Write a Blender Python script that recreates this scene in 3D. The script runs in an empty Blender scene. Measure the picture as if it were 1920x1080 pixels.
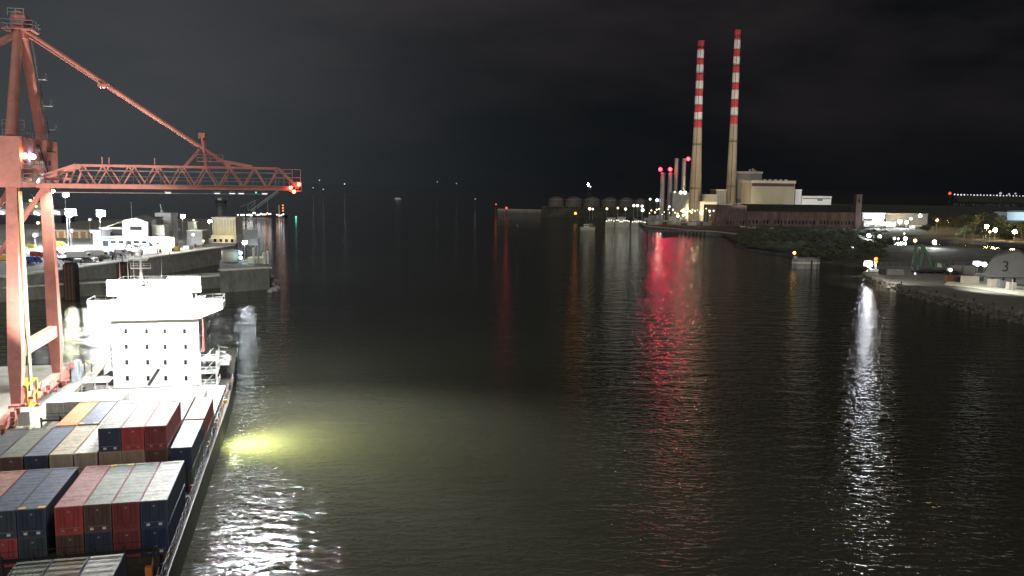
import bpy, math, random
from mathutils import Vector, Matrix
random.seed(7)
R = math.radians
SC = bpy.context.scene
COL = SC.collection
# ------------------------------------------------------------------ camera
F = 1598.0; PIT = R(6.83); ROLL = R(.71); PSI = R(13.6); CZ = 40.0
S0 = Vector((-43.0, 77.4, 9.3))
cam = bpy.data.cameras.new('camera'); camo = bpy.data.objects.new('camera', cam); COL.objects.link(camo)
cam.sensor_width = 36; cam.lens = F/1920*36; cam.clip_start = .5; cam.clip_end = 60000
SC.camera = camo
def ray(px, py):
    X, Y = px-960, py-540
    c, s = math.cos(-ROLL), math.sin(-ROLL); X, Y = X*c-Y*s, X*s+Y*c
    cp, sp = math.cos(PIT), math.sin(PIT)
    return Vector((X, F*cp-Y*sp, -F*sp-Y*cp))
_r = (ray(961, 540)-ray(960, 540)).normalized(); _f = ray(960, 540).normalized(); _u = _r.cross(_f)
camo.matrix_world = Matrix(((_r.x, _u.x, -_f.x, 0), (_r.y, _u.y, -_f.y, 0), (_r.z, _u.z, -_f.z, CZ), (0, 0, 0, 1)))
def atz(px, py, z=0.):
    r = ray(px, py); t = (z-CZ)/r.z; return Vector((r.x*t, r.y*t, z))
def atd(px, py, D):
    r = ray(px, py); t = D/r.y; return Vector((r.x*t, D, CZ+r.z*t))
_c, _s = math.cos(PSI), math.sin(PSI)
def s2w(x, y, z): return Vector((x*_c-y*_s, x*_s+y*_c, z))+S0
def sat(px, py, ax, val):                      # a photo point on a plane of the ship's own frame
    o = Vector((0, 0, CZ))-S0; o = Vector((o.x*_c+o.y*_s, -o.x*_s+o.y*_c, o.z))
    r = ray(px, py); r = Vector((r.x*_c+r.y*_s, -r.x*_s+r.y*_c, r.z))
    return o+r*((val-o[ax])/r[ax])
# ------------------------------------------------------------------ world: night sky, city glow behind the camera
W = bpy.data.worlds.new('World'); SC.world = W; W.use_nodes = True
nt = W.node_tree; nt.nodes.clear(); N = nt.nodes.new; L = nt.links.new
def mth(op, a, b=None, clamp=False):
    n = N('ShaderNodeMath'); n.operation = op; n.use_clamp = clamp
    for i, v in enumerate((a, b)):
        if v is None: continue
        if isinstance(v, (int, float)): n.inputs[i].default_value = v
        else: L(v, n.inputs[i])
    return n.outputs[0]
def vdot(v, d):
    n = N('ShaderNodeVectorMath'); n.operation = 'DOT_PRODUCT'; L(v, n.inputs[0]); n.inputs[1].default_value = d; return n.outputs['Value']
def colmul(f, c):
    n = N('ShaderNodeVectorMath'); n.operation = 'SCALE'; n.inputs[0].default_value = c; L(f, n.inputs['Scale']); return n.outputs[0]
def vadd(a, b):
    n = N('ShaderNodeVectorMath'); L(a, n.inputs[0]); L(b, n.inputs[1]); return n.outputs[0]
tc = N('ShaderNodeTexCoord').outputs['Generated']
sep = N('ShaderNodeSeparateXYZ'); L(tc, sep.inputs[0])
g1 = vdot(tc, ray(200, 270).normalized()[:]); g1 = mth('POWER', mth('MAXIMUM', g1, 0), 24)
g2 = vdot(tc, ray(-700, 330).normalized()[:]); g2 = mth('POWER', mth('MAXIMUM', g2, 0), 5)
up = mth('MAXIMUM', sep.outputs['Z'], 0)
nz = N('ShaderNodeTexNoise'); nz.inputs['Scale'].default_value = 2.2; nz.inputs['Detail'].default_value = 6; nz.inputs['Roughness'].default_value = .55
mp = N('ShaderNodeMapping'); mp.inputs['Scale'].default_value = (1, 1, 3.2); L(tc, mp.inputs[0]); L(mp.outputs[0], nz.inputs['Vector'])
cl = mth('MULTIPLY', mth('SUBTRACT', nz.outputs['Fac'], .40), 3.6, True)
back = mth('POWER', mth('MULTIPLY', mth('SUBTRACT', 0.06, sep.outputs['Y']), .95, True), 1.4)
sky = N('ShaderNodeTexSky'); sky.sky_type = 'NISHITA'; sky.sun_disc = False; sky.sun_elevation = R(-6); sky.sun_rotation = R(200)
skys = N('ShaderNodeVectorMath'); skys.operation = 'SCALE'; L(sky.outputs[0], skys.inputs[0]); skys.inputs['Scale'].default_value = .05
base = N('ShaderNodeVectorMath'); base.operation = 'ADD'; L(skys.outputs[0], base.inputs[0]); base.inputs[1].default_value = (.0036, .0044, .0054)
tot = vadd(base.outputs[0], colmul(g1, (.027, .030, .033)))
tot = vadd(tot, colmul(g2, (.020, .023, .025)))
tot = vadd(tot, colmul(mth('MULTIPLY', cl, mth('MULTIPLY', mth('ADD', mth('MULTIPLY', up, 4.0), .12), 1, True)), (.0210, .0150, .0162)))
tot = vadd(tot, colmul(back, (.85, .81, .77)))
bg = N('ShaderNodeBackground'); L(tot, bg.inputs[0]); bg.inputs[1].default_value = 1.0
L(bg.outputs[0], N('ShaderNodeOutputWorld').inputs[0])
vs = SC.view_settings; vs.view_transform = 'Standard'; vs.look = 'None'; vs.exposure = 0; vs.gamma = 1
SC.cycles.use_denoising = True; SC.cycles.max_bounces = 5; SC.cycles.diffuse_bounces = 2; SC.cycles.glossy_bounces = 3
SC.cycles.sample_clamp_indirect = 4; SC.cycles.sample_clamp_direct = 0; SC.cycles.caustics_reflective = False; SC.cycles.caustics_refractive = False
SC.cycles.use_light_tree = True
# ------------------------------------------------------------------ helpers
class MB:
    def __init__(s): s.v = []; s.f = []; s.sm = set()
    def add(s, vs_, fs, smooth=False):
        b = len(s.v); s.v += [tuple(v) for v in vs_]
        for f in fs:
            if smooth: s.sm.add(len(s.f))
            s.f.append(tuple(i+b for i in f))
        return s
    def box(s, x0, x1, y0, y1, z0, z1):
        return s.add([(x0,y0,z0),(x1,y0,z0),(x1,y1,z0),(x0,y1,z0),(x0,y0,z1),(x1,y0,z1),(x1,y1,z1),(x0,y1,z1)],
                     [(3,2,1,0),(4,5,6,7),(0,1,5,4),(1,2,6,5),(2,3,7,6),(3,0,4,7)])
    def prism(s, poly, z0, z1):
        n = len(poly); a = sum(poly[i][0]*poly[(i+1) % n][1]-poly[(i+1) % n][0]*poly[i][1] for i in range(n))
        if a < 0: poly = poly[::-1]
        zt = z1 if hasattr(z1, '__len__') else [z1]*n
        return s.add([(p[0], p[1], z0) for p in poly]+[(p[0], p[1], zt[i]) for i, p in enumerate(poly)],
                     [tuple(range(n-1, -1, -1)), tuple(range(n, 2*n))]+[(i, (i+1) % n, n+(i+1) % n, n+i) for i in range(n)])
    def extr(s, pts, a, b):                       # a closed outline of 3D points from a to b (offset vectors)
        n = len(pts); a = Vector(a); b = Vector(b)
        return s.add([Vector(p)+a for p in pts]+[Vector(p)+b for p in pts],
                     [tuple(range(n-1, -1, -1)), tuple(range(n, 2*n))]+[(i, (i+1) % n, n+(i+1) % n, n+i) for i in range(n)])
    def cone(s, p, q, r1, r2, n=8, cap=True):
        p = Vector(p); q = Vector(q); d = (q-p)
        if d.length < 1e-6: return s
        d.normalize(); a = d.orthogonal().normalized(); b = d.cross(a)
        vs_ = [p+(a*math.cos(t)+b*math.sin(t))*r1 for t in [2*math.pi*i/n for i in range(n)]]+[q+(a*math.cos(t)+b*math.sin(t))*r2 for t in [2*math.pi*i/n for i in range(n)]]
        s.add(vs_, [(i, (i+1) % n, n+(i+1) % n, n+i) for i in range(n)], n > 6)
        if cap: s.add(vs_, [tuple(range(n-1, -1, -1)), tuple(range(n, 2*n))])
        return s
    def bar(s, p, q, w, h=None):                  # square beam
        p = Vector(p); q = Vector(q); h = h or w; d = (q-p).normalized()
        up_ = Vector((0, 0, 1)) if abs(d.z) < .95 else Vector((0, 1, 0))
        a = d.cross(up_).normalized()*w/2; b = a.cross(d).normalized()*h/2
        return s.add([p-a-b, p+a-b, p+a+b, p-a+b, q-a-b, q+a-b, q+a+b, q-a+b],
                     [(0,1,2,3),(7,6,5,4),(0,4,5,1),(1,5,6,2),(2,6,7,3),(3,7,4,0)])
    def lathe(s, prof, n=24, c=(0, 0, 0)):
        m = len(prof); vs_ = [(c[0]+r*math.cos(2*math.pi*i/n), c[1]+r*math.sin(2*math.pi*i/n), c[2]+z) for r, z in prof for i in range(n)]
        return s.add(vs_, [(j*n+i, j*n+(i+1) % n, (j+1)*n+(i+1) % n, (j+1)*n+i) for j in range(m-1) for i in range(n)], True)
    def ball(s, c, r, n=8, m=5, sz=1.):
        return s.lathe([(max(1e-3, r*math.sin(math.pi*j/m)), -r*sz*math.cos(math.pi*j/m)) for j in range(m+1)], n, c)
    def rail(s, pts, h=1.1, t=.05, step=2., rows=2):
        for p, q in zip(pts, pts[1:]):
            p = Vector(p); q = Vector(q); n = max(1, int((q-p).length/step))
            for k in range(1, rows+1):
                o = Vector((0, 0, h*k/rows)); s.bar(p+o, q+o, t)
            for i in range(n+1):
                m = p.lerp(q, i/n); s.bar(m, m+Vector((0, 0, h)), t)
        return s
    def mesh(s, name, m):
        me = bpy.data.meshes.new(name); me.from_pydata(s.v, [], s.f); me.materials.append(m)
        for i in s.sm: me.polygons[i].use_smooth = True
        me.update(); return me
    def build(s, name, m, parent=None, loc=None):
        o = bpy.data.objects.new(name, s.mesh(name, m)); COL.objects.link(o)
        if parent is not None: o.parent = parent
        if loc is not None: o.location = loc
        return o
def tag(o, label=None, cat=None, group=None, kind=None):
    for k, v in (('label', label), ('category', cat), ('group', group), ('kind', kind)):
        if v: o[k] = v
    return o
def thing(name, label, cat, loc=(0, 0, 0), rz=0, group=None):
    o = bpy.data.objects.new(name, None); COL.objects.link(o); o.location = loc; o.rotation_euler = (0, 0, rz)
    return tag(o, label, cat, group)
def copy_tree(o, parent=None):
    c = o.copy(); COL.objects.link(c); c.parent = parent
    for ch in o.children: copy_tree(ch, c)
    return c
def lin(r, g, b): return tuple(((c/255)/12.92 if c <= 10 else ((c/255+.055)/1.055)**2.4) for c in (r, g, b))
MATS = {}
def mat(name, c, rough=.7, metal=0., var=.25, scale=1.5, bump=.0, stain=None, spec=.4, streak=0.):
    if name in MATS: return MATS[name]
    m = bpy.data.materials.new(name); m.use_nodes = True; t = m.node_tree; p = t.nodes['Principled BSDF']
    A = t.nodes.new; K = t.links.new
    co = A('ShaderNodeTexCoord').outputs['Object']
    n1 = A('ShaderNodeTexNoise'); n1.inputs['Scale'].default_value = scale; n1.inputs['Detail'].default_value = 8; n1.inputs['Roughness'].default_value = .65
    src = co
    if streak:
        mpp = A('ShaderNodeMapping'); mpp.inputs['Scale'].default_value = (1, 1, streak); K(co, mpp.inputs[0]); src = mpp.outputs[0]
    K(src, n1.inputs['Vector'])
    r = A('ShaderNodeValToRGB'); K(n1.outputs['Fac'], r.inputs[0])
    r.color_ramp.elements[0].position = .3; r.color_ramp.elements[1].position = .72
    r.color_ramp.elements[0].color = (*[x*(1-var) for x in c], 1); r.color_ramp.elements[1].color = (*[min(1, x*(1+var)) for x in c], 1)
    out = r.outputs[0]
    if stain:
        n2 = A('ShaderNodeTexNoise'); n2.inputs['Scale'].default_value = scale*.6; n2.inputs['Detail'].default_value = 10; n2.inputs['Roughness'].default_value = .75
        K(src, n2.inputs['Vector'])
        r2 = A('ShaderNodeValToRGB'); r2.color_ramp.elements[0].position = .52; r2.color_ramp.elements[1].position = .68; K(n2.outputs['Fac'], r2.inputs[0])
        mx = A('ShaderNodeMixRGB'); mx.inputs[2].default_value = (*stain, 1); K(r2.outputs[0], mx.inputs[0]); K(out, mx.inputs[1]); out = mx.outputs[0]
    K(out, p.inputs['Base Color']); p.inputs['Roughness'].default_value = rough; p.inputs['Metallic'].default_value = metal
    p.inputs['Specular IOR Level'].default_value = spec
    if bump:
        b = A('ShaderNodeBump'); b.inputs['Strength'].default_value = 1; b.inputs['Distance'].default_value = bump; K(n1.outputs['Fac'], b.inputs['Height']); K(b.outputs[0], p.inputs['Normal'])
    MATS[name] = m; return m
def glow(name, c, st):
    if name in MATS: return MATS[name]
    m = bpy.data.materials.new(name); m.use_nodes = True; t = m.node_tree; t.nodes.clear()
    e = t.nodes.new('ShaderNodeEmission'); e.inputs[0].default_value = (*c, 1); e.inputs[1].default_value = st
    t.links.new(e.outputs[0], t.nodes.new('ShaderNodeOutputMaterial').inputs[0]); MATS[name] = m; return m
def spot(name, p, q, power, col, ang, blend=.5, size=.3, parent=None):
    l = bpy.data.lights.new(name, 'SPOT'); l.energy = power; l.color = col; l.spot_size = R(ang); l.spot_blend = blend; l.shadow_soft_size = size
    o = bpy.data.objects.new(name, l); COL.objects.link(o); d = Vector(q)-Vector(p)
    o.location = p; o.rotation_mode = 'QUATERNION'; o.rotation_quaternion = d.to_track_quat('-Z', 'Y')
    if parent is not None:
        o.parent = parent; o.matrix_parent_inverse = Matrix.Translation(parent.location).inverted() if parent.rotation_euler.z == 0 else (Matrix.Translation(parent.location) @ Matrix.Rotation(parent.rotation_euler.z, 4, 'Z')).inverted()
    return o
WHITE_L = (1, .97, .93); COOL_L = (.86, .93, 1); YEL_L = (1, .72, .30); RED_L = (1, .04, .06)
# materials
M_gal = mat('galvanised_steel', (.35, .36, .37), .5, .6, .2)
M_dark = mat('dark_steel', (.05, .05, .055), .6, .3, .3)
M_conc = mat('concrete', (.34, .33, .30), .85, 0, .25, .35, .05, (.22, .20, .17))
M_concd = mat('weathered_concrete', (.20, .20, .18), .9, 0, .35, .25, .08, (.10, .10, .08), streak=.4)
M_coping = mat('coping_concrete', (.66, .64, .50), .85, 0, .3, .6, .03)
M_asph = mat('asphalt', (.07, .07, .07), .9, 0, .35, .3, .02, (.12, .12, .10))
M_white = mat('white_paint', (.78, .78, .76), .5, 0, .06, .5)
M_cream = mat('cream_cladding', (.58, .56, .46), .6, 0, .12, .3)
M_orange = mat('crane_orange_paint', (.70, .31, .26), .55, 0, .16, .5, 0, (.46, .21, .17))
M_yellow = mat('yellow_paint', (.75, .5, .06), .5, 0, .15, 1)
M_glassp = mat('glare_pale_glass', (.5, .52, .52), .2, 0, .15, 1)  # pale pane colour stands for floodlight glare on the bridge windows
M_glass = mat('dark_glass', (.015, .02, .025), .08, 0, .1, 1, spec=.8)
M_black = mat('black_opening', (.012, .012, .012), .9, 0, .1, 1)
M_rubber = mat('rubber', (.02, .02, .02), .8, 0, .2, 3)
M_rock = mat('rock', (.13, .12, .10), .95, 0, .5, .5, .25, (.06, .07, .05))
M_rust = mat('rusty_steel', (.22, .09, .05), .8, .2, .4, 2)
GL_white = glow('white_lamp_glow', WHITE_L, 260); GL_cool = glow('cool_lamp_glow', COOL_L, 260)
GL_small = glow('small_white_glow', WHITE_L, 2.6); GL_yel = glow('yellow_lamp_glow', YEL_L, 5); GL_yelb = glow('bright_yellow_glow', YEL_L, 220); GL_amber = glow('amber_lamp_glow', (1, .30, .04), 4)
GL_mast = glow('mast_lamp_glow', COOL_L, 1700)
GL_bay = glow('bay_light_glow', WHITE_L, 1.0)
GL_red = glow('red_lamp_glow', (1, .018, .03), 22); GL_reds = glow('small_red_glow', (1, .06, .05), 2.5)
GL_green = glow('green_lamp_glow', (.1, 1, .6), 2); GL_faint = glow('faint_distant_glow', (.9, .9, 1), 3)
# ------------------------------------------------------------------ water
def water_material():
    m = bpy.data.materials.new('sea_water'); m.use_nodes = True; t = m.node_tree; p = t.nodes['Principled BSDF']; A = t.nodes.new; K = t.links.new
    p.inputs['Base Color'].default_value = (.046, .046, .032, 1); p.inputs['Roughness'].default_value = .055; p.inputs['IOR'].default_value = 1.33
    co = A('ShaderNodeTexCoord').outputs['Object']
    def wave(sx, sy, rot, sc, det, amp, dist):
        mpp = A('ShaderNodeMapping'); mpp.inputs['Scale'].default_value = (sx, sy, 1); mpp.inputs['Rotation'].default_value = (0, 0, rot); K(co, mpp.inputs[0])
        a = A('ShaderNodeTexNoise'); a.inputs['Scale'].default_value = sc; a.inputs['Detail'].default_value = det; a.inputs['Roughness'].default_value = .5; a.inputs['Distortion'].default_value = dist
        K(mpp.outputs[0], a.inputs['Vector']); q = A('ShaderNodeMath'); q.operation = 'MULTIPLY'; q.inputs[1].default_value = amp; K(a.outputs['Fac'], q.inputs[0]); return q.outputs[0]
    s = None
    for w_ in (wave(.35, 1, .12, .30, 3, .50, .5), wave(.6, 1, -.2, 1.1, 3, .25, .6)):
        if s is None: s = w_
        else:
            q = A('ShaderNodeMath'); K(s, q.inputs[0]); K(w_, q.inputs[1]); s = q.outputs[0]
    n2 = A('ShaderNodeTexNoise'); n2.inputs['Scale'].default_value = .012; n2.inputs['Detail'].default_value = 4; K(co, n2.inputs['Vector'])
    mr = A('ShaderNodeMapRange'); mr.inputs[1].default_value = .3; mr.inputs[2].default_value = .7; mr.inputs[3].default_value = .75; mr.inputs[4].default_value = 1.0; K(n2.outputs['Fac'], mr.inputs[0])
    b = A('ShaderNodeBump'); b.inputs['Distance'].default_value = 1; K(mr.outputs[0], b.inputs['Strength']); K(s, b.inputs['Height']); K(b.outputs[0], p.inputs['Normal'])
    return m
w = MB(); w.add([(-30000, -2000, 0), (30000, -2000, 0), (30000, 45000, 0), (-30000, 45000, 0)], [(0, 1, 2, 3)])
tag(w.build('water', water_material()), kind='structure')
# seabed far below is never seen; land follows
def land(name, px, z, m, z0=-3.):
    o = MB().prism([atz(x, y, z)[:2] for x, y in px], z0, z).build(name, m)
    return tag(o, kind='structure')
# ------------------------------------------------------------------ lamps
def lamp_post(px, py, D, ground, label, glowm=GL_white, r=.6, name='street_lamp', cat='street lamp', group=None, arm=0., pole=.14, head=True):
    P = atd(px, py, D); t = thing(name, label, cat, (P.x, P.y, ground), 0, group); h = P.z-ground
    if h > 1.5:
        b = MB().cone((arm, 0, 0), (arm, 0, h+r), pole*1.5, pole, 6); b.build('pole', M_gal, t)
        if head:
            b = MB().box(-r*1.3-.1, max(r*1.3, arm+.1), r*1.1, r*1.1+.3, h-r*.6, h+r*1.25); b.box(-r*1.3, r*1.3, -.2, r*1.1+.3, h+r*1.05, h+r*1.3); b.build('lamp_head', M_gal, t)
    MB().ball((0, 0, h), r, 10, 6).build('bulb', glowm, t)
    return t
def marker(px, py, D, label, glowm, r, name='navigation_light', cat='navigation light', group=None, base=0.):
    P = atd(px, py, D); t = thing(name, label, cat, (P.x, P.y, base), 0, group); h = P.z-base
    MB().cone((0, 0, 0), (0, 0, max(.3, h-r)), r*.45, r*.3, 6).build('post', M_dark, t)
    MB().ball((0, 0, h), r, 8, 5).build('bulb', glowm, t)
    return t
# ------------------------------------------------------------------ containers
CW, CL, CH = 2.44, 12.19, 2.75
def corrug(b, p, u, v, n, L_, H_, depth, pitch):
    # p origin, u along, v up, n outward; a ribbed sheet
    p, u, v, n = Vector(p), Vector(u), Vector(v), Vector(n); k = int(L_/pitch); pts = []
    for i in range(k):
        x = i*L_/k; w_ = L_/k
        pts += [(x, 0), (x+w_*.32, 0), (x+w_*.5, -depth), (x+w_*.82, -depth)]
    pts.append((L_, 0)); m = len(pts)
    b.add([p+u*a+n*d for a, d in pts]+[p+u*a+n*d+v*H_ for a, d in pts], [(i, i+1, m+i+1, m+i) for i in range(m-1)])
def container_parts(h=CH, CL=CL):
    a = CW/2; sh = MB()
    corrug(sh, (a-.03, .12, .16), (0, 1, 0), (0, 0, 1), (1, 0, 0), CL-.24, h-.28, .045, .56)
    corrug(sh, (-a+.03, CL-.12, .16), (0, -1, 0), (0, 0, 1), (-1, 0, 0), CL-.24, h-.28, .045, .56)
    corrug(sh, (a-.1, CL-.06, .16), (-1, 0, 0), (0, 0, 1), (0, 1, 0), CW-.2, h-.28, .045, .5)
    ro = MB(); corrug(ro, (0-a+.06, .12, h-.03), (0, 1, 0), (1, 0, 0), (0, 0, 1), CL-.24, CW-.12, .03, .9)
    fr = MB()
    for x in (-a, a-.16):
        for y in (0, CL-.16): fr.box(x, x+.16, y, y+.16, 0, h)
    for x in (-a, a-.06): fr.box(x, x+.06, .16, CL-.16, h-.12, h-.005); fr.box(x, x+.06, .16, CL-.16, 0, .16)
    for y in (0, CL-.1):
        fr.box(-a+.16, a-.16, y, y+.1, h-.14, h-.005); fr.box(-a+.16, a-.16, y, y+.1, 0, .16)
    ro.box(-a+.06, a-.06, .1, .42, h-.02, h+.012); ro.box(-a+.06, a-.06, CL-.42, CL-.1, h-.02, h+.012)
    fr.box(-a+.06, a-.06, .1, CL-.1, .02, .1)
    en = MB(); en.box(-a+.16, a-.16, .045, .1, .62, h-.14); en.box(-a+.16, a-.16, .02, .1, .16, .6); en.box(-a+.18, a-.18, -.01, .05, .6, .66)
    for x in (-.78, -.42, .42, .78): en.cone((x, .02, .66), (x, .02, h-.18), .025, .025, 5)
    return sh, ro, fr, en
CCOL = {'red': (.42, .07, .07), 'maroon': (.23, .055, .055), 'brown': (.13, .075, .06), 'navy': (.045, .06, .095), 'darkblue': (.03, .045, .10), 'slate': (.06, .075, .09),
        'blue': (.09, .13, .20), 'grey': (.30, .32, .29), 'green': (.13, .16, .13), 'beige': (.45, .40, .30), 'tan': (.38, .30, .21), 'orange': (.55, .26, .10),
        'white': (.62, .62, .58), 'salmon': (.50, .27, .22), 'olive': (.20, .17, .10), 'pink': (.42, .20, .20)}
CM = {}
MARK = []
def container(x, y, z, side, roof, label, plates='white', group='shipping containers on the deck', h=CH, ln=CL):
    """x is the left edge, z the top, in the ship's frame"""
    key = (side, roof, h, ln)
    if key not in CM:
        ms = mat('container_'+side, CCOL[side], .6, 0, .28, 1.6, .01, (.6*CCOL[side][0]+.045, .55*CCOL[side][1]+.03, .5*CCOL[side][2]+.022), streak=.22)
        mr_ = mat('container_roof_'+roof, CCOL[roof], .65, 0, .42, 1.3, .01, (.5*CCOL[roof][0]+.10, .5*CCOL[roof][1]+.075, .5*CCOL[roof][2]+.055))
        mf = mat('container_frame_'+side, tuple(c*1.15+.01 for c in CCOL[side]), .55, 0, .2, 2)
        sh, ro, fr, en = container_parts(h, ln)
        CM[key] = (sh.mesh('shell', ms), ro.mesh('roof', mr_), fr.mesh('frame', mf), en.mesh('end_panel', ms))
    t = thing('shipping_container', label, 'container', s2w(x+CW/2, y, z-h), PSI+R(random.uniform(-.12, .12)), group)
    for n, me in zip(('shell', 'roof', 'frame', 'end_panel'), CM[key]):
        o = bpy.data.objects.new(n, me); COL.objects.link(o); o.parent = t
    if plates:
        pm = M_white if plates == 'white' else mat('faded_red_plate', (.6, .2, .2), .6)
        for s in (-.55, .55): MB().box(s-.16, s+.16, -.03, .018, .26, .5).build('marker_plate', pm, t)
    MB().box(-.1, .1, .02, .044, h-.62, h-.45).build('vent_cover', M_gal, t)
    if plates: MB().box(-.95, .95, -.02, -.012, .605, .65).build('door_sill', M_gal, t)
    return t
U = 2.52
G = ' in the block of stacks nearest the middle'
# middle bay: right-hand stack of four rows, left-hand stack of rows, two tiers each
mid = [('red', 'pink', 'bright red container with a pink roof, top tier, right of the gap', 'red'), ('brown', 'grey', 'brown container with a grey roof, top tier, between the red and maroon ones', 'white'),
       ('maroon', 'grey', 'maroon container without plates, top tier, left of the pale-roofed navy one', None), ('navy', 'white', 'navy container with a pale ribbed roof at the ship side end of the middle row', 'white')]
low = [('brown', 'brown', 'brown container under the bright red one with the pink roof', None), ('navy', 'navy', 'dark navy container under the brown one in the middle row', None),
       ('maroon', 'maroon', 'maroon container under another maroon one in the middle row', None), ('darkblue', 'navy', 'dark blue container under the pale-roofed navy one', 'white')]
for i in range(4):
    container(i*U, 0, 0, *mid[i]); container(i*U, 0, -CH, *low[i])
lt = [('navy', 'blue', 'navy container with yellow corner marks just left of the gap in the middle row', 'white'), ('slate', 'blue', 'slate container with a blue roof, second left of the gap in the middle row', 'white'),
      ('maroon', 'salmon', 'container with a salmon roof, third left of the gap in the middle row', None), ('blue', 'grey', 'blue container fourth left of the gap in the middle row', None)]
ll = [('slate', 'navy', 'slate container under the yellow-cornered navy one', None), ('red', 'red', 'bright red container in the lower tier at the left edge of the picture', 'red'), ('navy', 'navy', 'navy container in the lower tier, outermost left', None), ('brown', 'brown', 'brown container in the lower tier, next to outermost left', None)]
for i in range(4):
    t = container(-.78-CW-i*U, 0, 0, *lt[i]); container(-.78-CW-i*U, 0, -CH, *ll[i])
    if i == 0:
        for sx in (-.85, .85): MB().box(sx-.3, sx+.3, .15, .62, CH+.014, CH+.03).build('corner_mark', M_yellow, t)
for nm, ys in (('brown container with a grey roof, top tier, between the red and maroon ones', (CL-.62,)), ('red container between the navy and the maroon one, upper tier before the bridge', (.15, CL-.62)), ('container with a blue roof right of the orange one', (.15,))):
    MARK.append((nm, ys))
# front bay
fr_ = [('slate', 'olive', 'container with an olive roof at the bottom edge, between greenish and striped roofs', None), ('navy', 'white', 'navy container with a wet striped white roof at the bottom edge', None), ('slate', 'green', 'container with a greenish grey roof at the bottom edge, left of the olive roof', None)]
for i, (a, b, c, d) in enumerate(fr_):
    x = (4.55, 7.07, 2.03)[i]
    container(x, -29.3, 2.1, a, b, c, d)
    for k in range(1, 3): container(x, -29.3, 2.1-k*CH, ('navy', 'maroon')[k-1], 'navy', '%s container %s under the %s' % (('navy', 'maroon')[k-1], ('directly', 'two tiers')[k-1], ('olive roof', 'striped white roof', 'greenish grey roof')[i]), None)
# second bay behind the middle one
up2 = [('navy', 'grey', 'navy container, left of two red ones, upper tier in front of the bridge', 'white'), ('red', 'beige', 'red container between the navy and the maroon one, upper tier before the bridge', 'red'), ('maroon', 'grey', 'maroon container, right end of the upper tier before the bridge', 'red')]
dn2 = [('tan', 'tan', 'tan container under the navy upper one before the bridge', None), ('tan', 'tan', 'tan container under the red upper one before the bridge', None), ('brown', 'brown', 'brown container under the maroon upper one before the bridge', None)]
for i in range(3):
    container(-.4+i*U, 19.8, 2.0, *up2[i], h=2.8); container(-.4+i*U, 19.8, -.8, *dn2[i])
container(7.4, 19.8, -.8, 'navy', 'white', 'navy container with a glaring white roof, low beside the red upper tier', None)
container(7.4, 19.8, -.8-CH, 'green', 'green', 'green container under the glaring white roof', None)
lf2 = [('beige', 'white', 'beige container with a near white roof, left of the upper navy one', None), ('beige', 'beige', 'beige container with a beige roof, second left of the upper navy one', None),
       ('navy', 'blue', 'navy container with a blue-grey ribbed roof in the second bay', None), ('brown', 'green', 'brown container with a grey-green roof in the second bay', None), ('slate', 'slate', 'slate container outermost left in the second bay', None)]
for i, (a, b, c, d) in enumerate(lf2):
    container(-.62-CW-i*2.62, 19.8, -.8, a, b, c, d)
# third bay
lf3 = [('white', 'white', 'white container beside the orange and blue roofs before the bridge', None), ('navy', 'blue', 'container with a blue roof right of the orange one', 'white'), ('orange', 'orange', 'orange-roofed container beside the crane bogies', None)]
for i, (a, b, c, d) in enumerate(lf3): container(-.62-CW-i*2.62, 32.7, -.8, a, b, c, d)
for i, (a, b, c) in enumerate((('white', 'white', 'white container behind the upper navy one'), ('white', 'white', 'white container behind the upper red one'), ('grey', 'white', 'grey container behind the upper maroon one'), ('maroon', 'salmon', 'maroon container with a pale salmon roof nearest the ship side rail'))):
    container(-.4+i*U+(.24 if i == 3 else 0), 32.7, -.8, a, b, c, None)
container(7.4, 32.7, -.8-CH, 'green', 'green', 'green container under the pale salmon roof', None)
for i in range(8):
    container(-12.9+i*U+(1.1 if i > 3 else 0), 45.3, -.8, 'white', 'white', 'short white container in the glare before the bridge block, %s from the quay side' % ('first', 'second', 'third', 'fourth', 'fifth', 'sixth', 'seventh', 'eighth')[i], None, ln=6.06)
for nm, ys in MARK:
    for o in COL.objects:
        if o.get('label') == nm:
            for y in ys:
                for sx in (-.85, .85): MB().box(sx-.3, sx+.3, y, y+.47, CH+.014, CH+.03).build('corner_mark', M_yellow, o)
# ------------------------------------------------------------------ ship
ship = thing('container_ship', 'container ship with a floodlit white bridge block moored beside the orange crane', 'container ship', S0, PSI)
M_hull = mat('hull_paint', (.05, .055, .045), .5, 0, .35, .5, 0, (.10, .09, .06), streak=.3)
M_deck = mat('ship_deck_paint', (.07, .065, .055), .8, 0, .4, .8, 0, (.14, .09, .06))
M_swhite = mat('ship_white_paint', (.8, .8, .78), .45, 0, .05, .4)
xc = -2.25; plan = []
for y, hb in ((-62, .6), (-58, 4), (-50, 8.5), (-38, 11.8), (-25, 12.75), (60, 12.75), (78, 12.2), (92, 11.3), (108, 10.6), (110, 9.6)): plan.append((y, hb))
out = [(xc+h, y) for y, h in plan]+[(xc-h, y) for y, h in reversed(plan)]
hb = MB(); n = len(out); ztop = [-5.3 if y > 78 else -5.8 for x, y in out]
hb.prism([(x, y) for x, y in out], -11.5, -6.2); hb.build('hull', M_hull, ship)
bw = MB()
for i in range(n):
    (x0, y0), (x1, y1) = out[i], out[(i+1) % n]
    bw.bar((x0, y0, -5.95), (x1, y1, -5.95), .14, .5)
bw.build('bulwark', M_hull, ship)
MB().prism([(xc+(x-xc)*.985, y) for x, y in out], -6.2, -6.14).build('deck', M_deck, ship)
hc = MB()
for y0, y1 in ((-29.8, -16.6), (-16.2, -4.4), (-.4, 12.6), (19.4, 32.3), (32.5, 45.2), (45.3, 71.5)): hc.box(-13.4, 9.2, y0, y1, -6.14, -5.56)
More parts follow.
